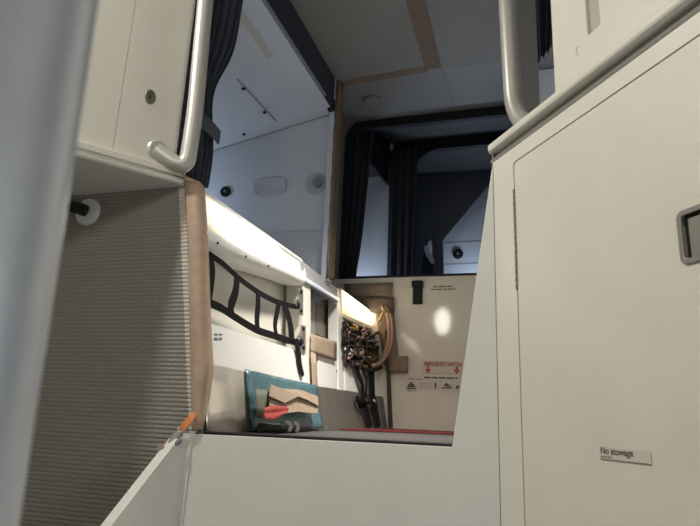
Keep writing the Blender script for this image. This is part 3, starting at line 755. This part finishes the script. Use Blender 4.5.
# flat black sheet edge lying under the tool
b = bmesh.new(); poly(b, [V((-.94, Y0 + .012, .0005)), V((e1.x, Y0 + .012, .0005)), V((e1.x, Y0 + .05, .0005)), V((-.94, Y0 + .05, .0005))], (), V((0, 0, .009)))
o = obj('edge_nosing', b, M['black'], None, bev=.003); tag(o, 'black rubber nosing along the near edge of the landing', 'nosing')

# ------------------------------------------------------------------ brown paper and tape
# corner strip at the left of the opening: bent round the corner
L = [(186, 178), (188.5, 240), (190.5, 330), (192, 400), (193, 431)]; Rr = [(199.5, 182), (203, 240), (205.5, 322), (208, 368), (200, 429)]
b = bmesh.new(); g = []
for k in range(25):
    t = k / 24 * 4; j = min(int(t), 3); f = t - j
    a = V((*L[j], 0)).lerp(V((*L[j + 1], 0)), f); c_ = V((*Rr[j], 0)).lerp(V((*Rr[j + 1], 0)), f)
    A = onY(a.x, a.y, Y0 - .004); Bp = onY(c_.x, c_.y, Y0 + .0); 
    g.append([b.verts.new(A + V((0, .012, 0))), b.verts.new(A), b.verts.new(A.lerp(Bp, .5) + V((0, -.004 + .002 * math.sin(k), 0))), b.verts.new(Bp), b.verts.new(Bp + V((-.012, .05, 0)))])
for a, c_ in zip(g, g[1:]):
    for k in range(4): b.faces.new((a[k], a[k + 1], c_[k + 1], c_[k]))
o = obj('corner_strip', b, M['card'], None, smooth=True); md = o.modifiers.new('s', 'SOLIDIFY'); md.thickness = .003
tag(o, 'long brown paper strip covering the corner of the ridged wall', 'paper strip')
b = bmesh.new(); poly(b, [onY(179, 169, Y0 - .03), onY(186, 176, Y0 - .02), onY(199, 182, Y0 - .005), onY(186.5, 180.5, Y0 - .016)], (), V((0, 0, -.002))); o2 = obj('top_fold', b, M['card'], o)
# ceiling tape
def ctape(x0, Ya, x1, Yb, w, ax, label):
    b = bmesh.new()
    if ax == 'y':
        poly(b, [V((x0 - w / 2, Ya, 2.0485)), V((x0 + w / 2, Ya, 2.0485)), V((x1 + w / 2, Yb, 2.0485)), V((x1 - w / 2, Yb, 2.0485))], (), V((0, 0, -.002)))
    else:
        poly(b, [V((x0, Ya - w / 2, 2.0485)), V((x1, Yb - w / 2, 2.0485)), V((x1, Yb + w / 2, 2.0485)), V((x0, Ya + w / 2, 2.0485))], (), V((0, 0, -.002)))
    o = obj('tape_strip', b, M['tape'], None); tag(o, label, 'tape', 'brown tape strips')
k0 = onZ(433, 67, 2.046); k1 = onZ(416, 0, 2.046); wt = onZ(441, 67, 2.046).x - onZ(425, 68, 2.046).x
ctape(k0.x, k0.y + .02, k1.x, k1.y - .6, wt, 'y', 'wide brown tape running along the ceiling towards the viewer')
kl = onZ(343, 84, 2.046); kr = onZ(427, 70, 2.046)
ctape(-1.062, kl.y + .0, kr.x, kr.y - .005, .055, 'x', 'narrow brown tape across the ceiling from the corner post')
# shiny brown tape down the corner post
b = bmesh.new(); g = []
for i in range(31):
    z = .80 + (2.04 - .80) * i / 30; wob = .002 * math.sin(i * 1.7)
    g.append([b.verts.new((-1.078 + wob, 2.998, z)), b.verts.new((-1.060, 2.996, z)), b.verts.new((-1.060, 3.05, z)), b.verts.new((-1.052 + wob, 3.06, z))])
for a, c_ in zip(g, g[1:]):
    for k in range(3): b.faces.new((a[k], a[k + 1], c_[k + 1], c_[k]))
o = obj('tape_strip', b, M['goldtape'], None, smooth=True, angle=40); md = o.modifiers.new('s', 'SOLIDIFY'); md.thickness = .002
tag(o, 'shiny brown tape running down the pale corner post', 'tape', 'brown tape strips')

# ------------------------------------------------------------------ bunk fittings
Yw = 3.05
vt = onY(270, 187, Yw); b = bmesh.new()
lathe(b, [(.10, 0), (.10, .005), (.092, .009), (.088, .006), (.0, .006)], vt, V((0, -1, 0)), 64, ex=(1.12, .62), ref=UX, sq=.62)
o = obj('air_vent', b, M['ventgrey'], None, smooth=True, angle=40); tag(o, 'pale oval cover on the first bunk end wall', 'vent')
rl = onY(316, 184, Yw); rd = thing('reading_lamp', tuple(rl), 'round recessed reading lamp beside the corner post in the first bunk', 'lamp')
b = bmesh.new(); lathe(b, [(.068, 0), (.068, .006), (.06, .009), (.042, .004), (.0, .004)], rl, V((0, -1, 0)), 32); o = obj('bezel', b, M['lampbezel'], None, smooth=True, angle=40); adopt(rd, o)
b = bmesh.new(); lathe(b, [(.030, 0), (.028, .03), (.022, .042), (.013, .042), (0, .03)], rl + V((.012, -.003, .004)), V((.35, -1, -.1)), 24); o = obj('nozzle', b, M['greylamp'], None, smooth=True, angle=40); adopt(rd, o)
kb = onY(226, 192, Yw); kn = thing('round_socket', tuple(kb), 'round black fitting by the curtain edge on the first bunk wall', 'fitting')
b = bmesh.new(); lathe(b, [(.034, 0), (.034, .012), (.028, .018), (.020, .018), (.018, .008), (0, .008)], kb, V((0, -1, 0)), 28); o = obj('ring', b, M['black'], None, smooth=True, angle=40); adopt(kn, o)
b = bmesh.new(); lathe(b, [(.008, .008), (.008, .02), (0, .022)], kb, V((0, -1, 0)), 16); o = obj('centre_pin', b, M['greylamp'], None, smooth=True); adopt(kn, o)
nC = V((-slope, 0, 1)).normalized()
def onC(px, py, off=0): return onP(px, py, pa - nC * off, nC)
sl = thing('track_slot', tuple(onC(256, 100)), 'thin dark slot track with two studs in the sloped bunk lining', 'track')
b = bmesh.new(); ribbon(b, [onC(237, 79, .002), onC(276, 121, .002)], .008, nC, .003); o = obj('slot', b, M['seam'], None); adopt(sl, o)
for (x, y) in ((243.5, 87.5), (264.5, 111)):
    b = bmesh.new(); lathe(b, [(.010, 0), (.010, .006), (0, .009)], onC(x, y + 1, .002), -nC, 14); o = obj('stud', b, M['black'], None, smooth=True); adopt(sl, o)
b = bmesh.new(); lathe(b, [(.010, 0), (.010, .006), (0, .009)], onC(244, 134), -nC, 14); o = obj('stud', b, M['black'], None, smooth=True); tag(o, 'lone dark stud in the bunk lining below the slot track', 'stud')
b = bmesh.new(); ribbon(b, [onC(232, 2, .002), onC(270, 57, .002)], .036, nC, .003); o = obj('tape_strip', b, mat('pale_tape', (.40, .395, .37), .6), None); tag(o, 'pale faded tape strip on the sloped bunk lining', 'tape')

# curtain rail over the bunk opening
vz = 1.858
cr = thing('curtain_rail', (-1.09, 3.0, 1.9), 'dark curtain rail with pale edge above the first bunk opening', 'curtain rail')
ye = onX(334, 84, -1.09).y
b = bmesh.new(); poly(b, [V((-1.085, 1.63, vz)), V((-1.085, ye, vz)), V((-1.085, ye, 2.047)), V((-1.085, 1.63, 2.047))], (), V((-.03, 0, 0))); o = obj('valance', b, M['curtain'], None, bev=.003); adopt(cr, o)
b = bmesh.new(); poly(b, [V((-1.083, 1.63, vz - .012)), V((-1.083, ye - .14, vz - .012)), V((-1.083, ye - .14, vz + .001)), V((-1.083, 1.63, vz + .001))], (), V((-.022, 0, 0))); o = obj('track', b, M['greylamp'], None, bev=.002); adopt(cr, o)
b = bmesh.new(); box(b, (-1.12, ye - .02, vz - .03), (-1.08, ye + .02, vz + .05)); o = obj('end_stop', b, M['black'], None, bev=.008); adopt(cr, o)
# curtains
cu = thing('bunk_curtain', (-1.1, 1.75, .83), 'dark navy curtain gathered by a tieback behind the left grab rail', 'curtain')
ct = onX(241, 0, -1.09)
o = curtain('cloth', V((-1.15, 1.60, 1.9)), V((-1.09, ct.y + .05, 1.9)), V((-1.15, 1.60, .835)), V((-1.09, onX(207, 190, -1.09).y, .835)), 7, .017, V((1, 0, 0)), M['curtainnear'], pinch=(.66, .32)); adopt(cu, o)
b = bmesh.new(); ribbon(b, smooth_path([onX(198, 118, -1.06), onX(210, 127, -1.055), onX(219.5, 138, -1.06)], 6), .055, V((1, 0, 0)), .004); o = obj('tieback', b, M['strapgrey'], None); adopt(cu, o)

Yc = Y1 + .06
c2a = onY(346, 150, Yc); c2b = onY(384, 175, Yc)
cu2 = thing('bunk_curtain', (c2a.x, Yc, .6), 'black curtain hanging inside the left edge of the first portal', 'curtain')
o = curtain('cloth', V((c2a.x - .08, Yc + .02, 2.2)), V((onY(373, 150, Yc).x, Yc + .02, 2.2)), V((c2a.x - .04, Yc + .02, .6)), V((onY(354, 277, Yc).x, Yc + .02, .6)), 5, .014, V((0, 1, 0)), M['curtain'], pinch=(.8, .12)); adopt(cu2, o)
Yd = Y2 - .06
d1, d2 = onY(388.5, 200, Yd), onY(415, 200, Yd)
cu3 = thing('bunk_curtain', (d1.x, Yd, .6), 'black curtain between the blue lit bunk and the far compartment', 'curtain')
o = curtain('cloth', V((d1.x, Yd, 2.25)), V((d2.x + .02, Yd, 2.25)), V((d1.x, Yd, .58)), V((d2.x, Yd, .58)), 4, .016, V((0, 1, 0)), M['curtain']); adopt(cu3, o)
# far compartment drapes
Ye = Y3 - .35
def drape(name, pts, m, label, Yv, folds=0, th=.02):
    P = [onY(x, y, Yv) for x, y in pts]; b = bmesh.new(); poly(b, P, (), V((0, th, 0))); o = obj(name, b, m, None, bev=.004); return tag(o, label, 'curtain')
P_ = [(398, 130), (520, 120), (505, 165), (443, 240), (441, 247), (430, 240), (424, 250), (420, 290), (398, 290)]
b = bmesh.new(); pts3 = [onY(x, y, Ye) for x, y in P_]; poly(b, pts3, (), V((0, .02, 0)))
struct('ceiling_far_lining', b, mat('far_dark_lining', (.075, .085, .11), .7, noise=.1), 'dark sloped lining in the far compartment')
f1, f2 = onY(424, 240, Ye - .02), onY(444, 246, Ye - .02)
cu4 = thing('bunk_curtain', (f1.x, Ye - .02, .6), 'small slate curtain half lit in the far compartment', 'curtain')
o = curtain('cloth', onY(432, 236, Ye - .03), onY(443, 243, Ye - .03), onY(432, 290, Ye - .03), onY(445, 290, Ye - .03), 3, .012, V((0, 1, 0)), M['curtaingrey']); adopt(cu4, o)
b = bmesh.new(); ribbon(b, smooth_path([onY(425.5, 246, Ye - .05), onY(428.5, 254, Ye - .05), onY(433.5, 263.5, Ye - .05)], 4), lambda t: .03 + .02 * math.sin(math.pi * t), V((0, -1, 0)), .003); o = obj('lit_fold_paint', b, M['bunk'], None); adopt(cu4, o); o['label'] = 'pale strip painting the light on a fold'  # lit fold is a strip of paler material, highlight put into its colour
b = bmesh.new(); poly(b, [onY(x, y, Ye - .035) for x, y in ((424, 250), (433, 262), (435, 290), (420, 290))], (), V((0, .012, 0))); o = obj('dark_fold', b, M['curtain'], None); adopt(cu4, o)
fk = onY(458, 254, Y3 - .002); fkn = thing('round_socket', tuple(fk), 'round black fitting on the white wall of the far compartment', 'fitting')
b = bmesh.new(); lathe(b, [(.052, 0), (.052, .012), (.042, .02), (.03, .02), (.026, .008), (0, .008)], fk, V((0, -1, 0)), 28); o = obj('ring', b, M['black'], None, smooth=True, angle=40); adopt(fkn, o)
b = bmesh.new(); lathe(b, [(.012, .008), (.012, .022), (0, .024)], fk, V((0, -1, 0)), 14); o = obj('centre_pin', b, M['greylamp'], None); adopt(fkn, o)
for y in (243.5, 265):
    q0 = onY(440, y, Y3 - .003); b = bmesh.new(); poly(b, [V((q0.x - .1, Y3 - .003, q0.z)), V((q0.x + .9, Y3 - .003, q0.z + .005)), V((q0.x + .9, Y3 - .003, q0.z + .013)), V((q0.x - .1, Y3 - .003, q0.z + .008))], (), V((0, .002, 0))); struct('trim_9' if y < 250 else 'trim_10', b, M['seam'])
# right bunk curtain
k0_, k1_ = onY(536.5, 30, 2.3), onY(560, 30, 2.3)
cu5 = thing('bunk_curtain', (k0_.x, 2.3, .9), 'short dark navy curtain beyond the right grab rail', 'curtain')
kb_ = onY(540, 60, 2.3)
o = curtain('cloth', V((k0_.x, 2.3, 2.04)), V((k1_.x, 2.3, 2.04)), V((onY(537.5, 60, 2.3).x, 2.3, onY(540, 62, 2.3).z)), V((onY(552, 50, 2.3).x, 2.3, onY(548, 48, 2.3).z)), 3, .015, V((0, 1, 0)), M['curtain']); adopt(cu5, o)

# smoke detector
sd = onZ(372, 99, 2.05); Ys = sd.y
for _ in range(6):
    sd = onZ(372, 99, cz(sd.y)); 
b = bmesh.new(); lathe(b, [(.062, 0), (.062, .012), (.055, .02), (.03, .022), (0, .022)], sd, V((0, 0.15, -1)), 36)
sdt = obj('smoke_detector', b, M['ceil'], None, smooth=True, angle=40); tag(sdt, 'small round ceiling detector between the brown tape and the portal', 'detector')

# ------------------------------------------------------------------ left foreground: pole, wall boss, grab rail
pt = ray(97, 0); pb_ = ray(17, 526)
dist = .175; rad = .020
# right-hand silhouette of the pole runs (97,0) to (17,526)
def pole_axis(px, py):
    r = ray(px, py).normalized(); return EYE + r * dist
T1, B1 = pole_axis(99, 0), pole_axis(19, 526)
axis = (T1 - B1).normalized(); mid = (T1 + B1) / 2; side = (mid - EYE).cross(axis).normalized()
if side.dot(cx) > 0: side = -side
# put the axis one radius left of the silhouette line
T1s = T1 + side * rad * 1.0; B1s = B1 + side * rad * 1.0
b = bmesh.new(); tube(b, [B1s - axis * 1.3, B1s, T1s, T1s + axis * 1.6], rad, 64)
pole = obj('handrail_pole', b, M['steel'], None, smooth=True, angle=60); tag(pole, 'thick satin steel handrail pole closest to the viewer', 'handrail')

bo = onY(88, 212, Y0 + .010); bt = thing('door_stop', tuple(bo), 'black stub on a white round plate on the ridged wall', 'door stop')
b = bmesh.new(); lathe(b, [(.050, -.004), (.050, .004), (.045, .010), (.028, .012), (0, .012)], bo, V((0, -1, 0)), 36); o = obj('flange', b, M['whiteplastic'], None, smooth=True, angle=40); adopt(bt, o)
b = bmesh.new(); be = onY(66, 205, Y0 - .10); tube(b, [bo + V((0, -.008, 0)), bo + V((-.012, -.03, .004)), be, be + (be - bo) * .35], .021, 20); o = obj('stub', b, M['black'], None, smooth=True, angle=40); adopt(bt, o)

# left grab rail
gr = thing('grab_rail', tuple(G(158, 152)), 'cream painted grab rail rising beside the left upper door', 'grab rail')
path = [G(158, 151, 0), G(172, 158, .045), G(194.5, 118, .045), G(205.5, 0, .045)]
top_dir = (path[3] - path[2]).normalized()
path2 = round_path([G(157, 151, -.004), G(186, 171, .045), G(194.5, 118, .045), path[2] + top_dir * 1.0], .13, 12)
b = bmesh.new(); tube(b, path2, .0275, 28); o = obj('tube', b, M['rail'], None, smooth=True, angle=60); adopt(gr, o)
b = bmesh.new(); lathe(b, [(.034, 0), (.034, .006), (.028, .012), (.02, .012)], G(157, 150, -.004), NLd, 28); o = obj('flange', b, M['rail'], None, smooth=True, angle=40); adopt(gr, o)
# right grab rail
gr2 = thing('grab_rail', tuple(D(540, 118, -.03)), 'pale grab rail rising behind the right ledge', 'grab rail')
pr = [D(560, 150, -.05), D(519, 112, -.05), D(513.5, 75, -.05), D(508.5, 0, -.05)]
td = (pr[3] - pr[2]).normalized()
b = bmesh.new(); tube(b, round_path([D(552, 146, -.05), D(514, 114, -.05), pr[3] + td * .8], .075, 12), .0262, 28); o = obj('tube', b, M['rail'], None, smooth=True, angle=60); adopt(gr2, o)
b = bmesh.new(); lathe(b, [(.036, 0), (.036, .006), (.03, .01)], D(552, 146, -.05), (D(516, 112, -.05) - D(552, 146, -.05)), 24); o = obj('flange', b, M['rail'], None, smooth=True, angle=40); adopt(gr2, o)

# ------------------------------------------------------------------ right: cupboard with door
def du(px, py, off=0):
    p = D(px, py, off) - RC; return p.dot(UR), p.z
cb = thing('stowage_cupboard', tuple(DU(0, -1.2)), 'large cream cupboard with a flush hinged door on the right', 'cupboard')
ud, zd = du(513.5, 181); ud2, _ = du(523.5, 500)
udoor = (ud + ud2) / 2; zs0 = du(515, 166)[1]; zs1 = du(700, 26)[1]; zdoor = (zs0 + zs1) / 2
UMAX = .95
rad_ = .012
outer = [DU(0, -1.2), DU(UMAX, -1.2), DU(UMAX, ZL - .035), DU(0, ZL - .035)]
cc = V((udoor + rad_, zdoor - rad_, 0))
arc = lambda dl: [(udoor + dl + rad_ - rad_ * math.cos(t), zdoor - dl - rad_ + rad_ * math.sin(t)) for t in [math.radians(90 * k / 6) for k in range(7)]]
hole = [DU(udoor, -1.0)] + [DU(u, z) for u, z in arc(0)] + [DU(UMAX - .05, zdoor), DU(UMAX - .05, -1.0)]
o = plate('frame', outer, NR * -.02, M['cream'], holes=[hole]); adopt(cb, o)
gp = .0035
dh0, dz0 = du(679, 262); dh1, dz1 = du(679, 213)
hu0 = du(679.5, 240)[0]; hz0 = du(690, 264)[1]; hz1 = du(690, 208)[1]; hw = .085
ho = DU(hu0 + .002, hz0 + .002)
hol = rrect(ho, UR, UZ, hw - .004, hz1 - hz0 - .004, .008)
dpts = [DU(udoor + gp, -.997, -.001)] + [DU(u, z, -.001) for u, z in arc(gp)] + [DU(UMAX - .055, zdoor - gp, -.001), DU(UMAX - .055, -.997, -.001)]
door = plate('door', dpts, NR * -.016, M['door'], holes=[[p + NR * -.001 for p in hol]]); adopt(cb, door)
o = plate('inner_lining', [DU(.0, -1.19, -.021), DU(UMAX, -1.19, -.021), DU(UMAX, ZL - .04, -.021), DU(0, ZL - .04, -.021)], NR * -.01, M['gap']); adopt(cb, o)
zh1 = du(513.5, 190)[1]; zh0 = du(514, 291)[1]
b = bmesh.new(); k = 0; z = zh0
while z < zh1:
    tube(b, [DU(udoor + .0015, z, .001), DU(udoor + .0015, min(z + .016, zh1), .001)], .0032, 8); z += .0185
adopt(door, obj('hinge', b, M['trim'], None, smooth=True, angle=40))
# latch handle: bezel, tray, paddle
hd_o = rrect(DU(hu0, hz0), UR, UZ, hw, hz1 - hz0, .014); hd_i = rrect(DU(hu0 + .010, hz0 + .010), UR, UZ, hw - .02, hz1 - hz0 - .02, .006)
lh = plate('latch_handle', hd_o, NR * .004, M['handle'], holes=[hd_i], bev=.0015); adopt(door, lh)
# (the recess floor and paddle belong to the latch)
o = plate('latch_tray', [p + NR * -.012 for p in rrect(DU(hu0 + .004, hz0 + .004), UR, UZ, hw - .008, hz1 - hz0 - .008, .006)], NR * -.002, M['gap']); adopt(door, o)
o = plate('latch_paddle', [p + NR * -.002 for p in rrect(DU(hu0 + .018, hz0 + .010), UR, UZ, hw - .030, hz1 - hz0 - .026, .004)], NR * -.009, M['handle'], bev=.002); adopt(door, o)
# placard
pu0, pz0 = du(600.5, 459); pu1, pz1 = du(651.5, 449.5)
pz0 = du(601, 459)[1]; pz1 = du(601, 447)[1]
pw = du(651, 455)[0] - pu0
o = plate('placard', rrect(DU(pu0, pz0, 0), UR, UZ, pw, pz1 - pz0, .002), NR * .0012, M['placard']); adopt(door, o)
t = text_mesh('lettering', 'No stowage', .0175, DU(pu0 + .003, pz0 + .0105, .0016), UR, UZ, M['textdark'], None, bold=.0004)
xs_ = [(v_.co - DU(pu0 + .003, 0)).dot(UR) for v_ in t.data.vertices]; span = max(xs_) - min(xs_); want = du(634, 455)[0] - du(601.5, 450)[0]
for v_ in t.data.vertices:
    d_ = (v_.co - DU(pu0 + .003, 0)).dot(UR); v_.co += UR * (d_ * (want / span) - d_)
adopt(door, t)
def strip(u0, w_, z0, h_, nm):
    b = bmesh.new(); poly(b, [DU(pu0 + u0, pz0 + z0, .0014), DU(pu0 + u0 + w_, pz0 + z0, .0014), DU(pu0 + u0 + w_, pz0 + z0 + h_, .0014), DU(pu0 + u0, pz0 + z0 + h_, .0014)], (), NR * .0003)
    adopt(door, obj(nm, b, M['trim'], None))
for (u0, w_) in ((.003, .010), (.0145, .006), (.0218, .012)): strip(u0, w_, .0035, .0028, 'lettering')
strip(0, pw, 0, .0014, 'placard_border')
# right ledge: lip, dark groove, lower band
b = bmesh.new(); prof = [(-.10, ZL - .035), (.0, ZL - .035), (.002, ZL - .028), (.002, ZL - .024), (-.008, ZL - .022), (-.008, ZL - .006), (.013, ZL - .004), (.016, ZL + .002), (.016, ZL + .012), (.012, ZL + .018), (.006, ZL + .020), (-.10, ZL + .020)]
ends = []
for u in (-.012, .0, UMAX):
    ends.append([b.verts.new(DU(u, z, o_ if u >= 0 else min(o_, .006))) for o_, z in prof])
for a, c_ in zip(ends, ends[1:]):
    for i in range(len(prof)): 
        f = b.faces.new((a[i], a[(i + 1) % len(prof)], c_[(i + 1) % len(prof)], c_[i])); f.material_index = 1 if i in (0, 1, 2, 3, 4) else 0
b.faces.new(ends[0]); b.faces.new(ends[-1][::-1])
o = obj('ledge_cap', b, [M['cream'], M['trim']], None, bev=.002); tag(o, 'cream ledge cap with a grey groove along the top of the cupboard', 'ledge')
# upper panel above the ledge with a finger slot
uu = du(553, 60, -.02)[0]; 
s0u = du(585.5, 10, -.02)[0]; s1u = du(598.5, 10, -.02)[0]; sz = du(590, 33, -.02)[1]
outer = [DU(uu, ZL + .015, -.02), DU(1.2, ZL + .015, -.02), DU(1.2, 2.04, -.02), DU(uu, 2.04, -.02)]
sw_ = s1u - s0u
hol = rrect(DU(s0u, sz, -.02), UR, UZ, sw_, .42, .005)
up_ = plate('upper_panel', outer, NR * -.018, M['cream'], holes=[hol]); tag(up_, 'cream upper panel with a vertical finger slot above the ledge cap', 'panel')
md = up_.modifiers.new('bevel', 'BEVEL'); md.width = .004; md.segments = 3; md.limit_method = 'ANGLE'; md.angle_limit = math.radians(40)
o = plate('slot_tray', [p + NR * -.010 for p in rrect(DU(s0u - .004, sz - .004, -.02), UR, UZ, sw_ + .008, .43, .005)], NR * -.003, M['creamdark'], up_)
b = bmesh.new(); c0 = D(577, 53, -.0195); tube(b, smooth_path([c0 + UZ * .012 + UR * .006, c0 + UZ * .013 - UR * .001, c0 - UR * .002, c0 - UZ * .010 + UR * .004], 5), .0007, 6); obj('scuff_mark', b, M['creamdark'], up_)
# well wall behind upper panel, keeps stray light out
# ------------------------------------------------------------------ orange ribbon, clip, tape on the low panel
b = bmesh.new(); ribbon(b, smooth_path([onY(194, 413, Y0 - .02), onY(190, 419, Y0 - .026), onY(184, 426, Y0 - .024), onY(180.5, 430, Y0 - .02)], 5), lambda t: .016 + .006 * math.sin(3 * t), V((.2, -1, .2)), .003)
o = obj('orange_ribbon', b, M['orange'], None); tag(o, 'bright orange ribbon tied at the foot of the brown corner strip', 'ribbon')
b = bmesh.new(); tube(b, smooth_path([onY(182, 427, Y0 - .02), onY(178.5, 428, Y0 - .02), onY(179, 432, Y0 - .02), onY(182, 431, Y0 - .02)], 5), .0022, 8); obj('ring', b, M['whiteplastic'], o)
b = bmesh.new(); ribbon(b, smooth_path([onY(178, 432, Y0 - .015), onY(174, 438, Y0 - .018), onY(170, 444, Y0 - .02)], 4), .018, V((.3, -1, .2)), .003)
o = obj('clear_tape', b, mat('dull_film', (.34, .34, .29), .35), None); tag(o, 'dull film tape scrap below the orange ribbon', 'tape')
pc = onY(178, 442, Y0 - .03); b = bmesh.new(); lathe(b, [(.009, 0), (.009, .006), (.004, .01), (0, .01)], pc, NLs, 16, ex=(1.3, .8)); o = obj('clip', b, M['greylamp'], None, smooth=True, angle=40); tag(o, 'small grey clip on the corner of the low side panel', 'clip')
b = bmesh.new(); poly(b, [onY(157, 443, Y0 - .03), onY(163.5, 443, Y0 - .03), onY(164, 449, Y0 - .03), onY(158, 456, Y0 - .03)], (), V((0, .002, 0))); o = obj('paper_scrap', b, M['cardlight'], None); tag(o, 'small tan paper scrap behind the low panel edge', 'paper')

# ------------------------------------------------------------------ light
def area(name, loc, tgt, size, energy, col, sy=None, spread=None):
    d = bpy.data.lights.new(name, 'AREA'); d.energy = energy; d.color = col; d.size = size
    if sy: d.shape = 'RECTANGLE'; d.size_y = sy
    if spread: d.spread = spread
    o = bpy.data.objects.new(name, d); C.objects.link(o); o.location = loc
    o.rotation_euler = (V(tgt) - V(loc)).to_track_quat('-Z', 'Y').to_euler(); return o
def point(name, loc, energy, col, r=.03):
    d = bpy.data.lights.new(name, 'POINT'); d.energy = energy; d.color = col; d.shadow_soft_size = r
    o = bpy.data.objects.new(name, d); C.objects.link(o); o.location = loc; return o
WARM = (1.0, .965, .89)
# stair-well lamp whose reflection shows on the end panel
pr_ = onY(442.5, 321, Y1)
def mirror(px, py, Yl):
    P = onY(px, py, Y1); d_ = (P - EYE).normalized(); d_ = V((d_.x, -d_.y, d_.z)); return P + d_ * ((Yl - Y1) / d_.y)
LY = -1.18
lm = mirror(442.5, 321, LY)
lw = (mirror(450, 321, LY) - mirror(435, 321, LY)).length / 2; lh_ = (mirror(442, 308, LY) - mirror(442, 334, LY)).length / 2
wl = thing('wall_lamp', tuple(lm), 'oval glowing stair lamp', 'lamp')
b = bmesh.new(); lathe(b, [(1, 0), (1, .01), (.9, .03), (0, .04)], lm, V((0, 1, 0)), 32, ex=(lw, lh_), ref=UX); o = obj('lens', b, M['bulb'], None, smooth=True); adopt(wl, o)
b = bmesh.new(); lathe(b, [(1.15, -.03), (1.15, .004), (0, .004)], lm + V((0, -.004, 0)), V((0, 1, 0)), 32, ex=(lw, lh_), ref=UX); o = obj('case', b, M['whiteplastic'], None, smooth=True, angle=40); adopt(wl, o)

area('stair_ceiling_light', (-1.73, .62, 1.95), (-.5, 1.1, .3), .12, 24, WARM)
area('stair_rear_fill', (-.2, -1.0, 1.9), (-.2, 1.2, .2), .6, 11, (1, .97, .91))  # added fill from behind the viewer, no fixture of the stairs
area('stair_low_fill', (.75, 0, -.7), (-.1, .12, .0), .4, 7, (.90, .95, 1.0))  # added cool fill for the pole, riser and low panel, no fixture
area('landing_fill', (-.3, 2.35, 2.0), (-.72, 2.5, 0), .2, 12, (1, .95, .87), spread=1.25)  # added fill to brighten the landing panels, no fixture there
BL = (.70, .83, 1.0)
point('bunk_reading_light', (-2.06, 2.80, 1.22), 2.7, BL, .06)
point('second_bunk_light', (-1.35, 4.22, 1.0), 5, BL, .04)
point('far_compartment_light', (-.42, 5.42, 1.15), 12, BL, .05)
point('right_bunk_light', (.6, 2.95, 1.5), 4, BL, .05)
w = bpy.data.worlds.new('world'); bpy.context.scene.world = w; w.use_nodes = True
w.node_tree.nodes['Background'].inputs['Color'].default_value = (.8, .9, 1, 1); w.node_tree.nodes['Background'].inputs['Strength'].default_value = .03
vs = bpy.context.scene.view_settings; vs.view_transform = 'Standard'; vs.look = 'None'; vs.exposure = .18; vs.gamma = 1
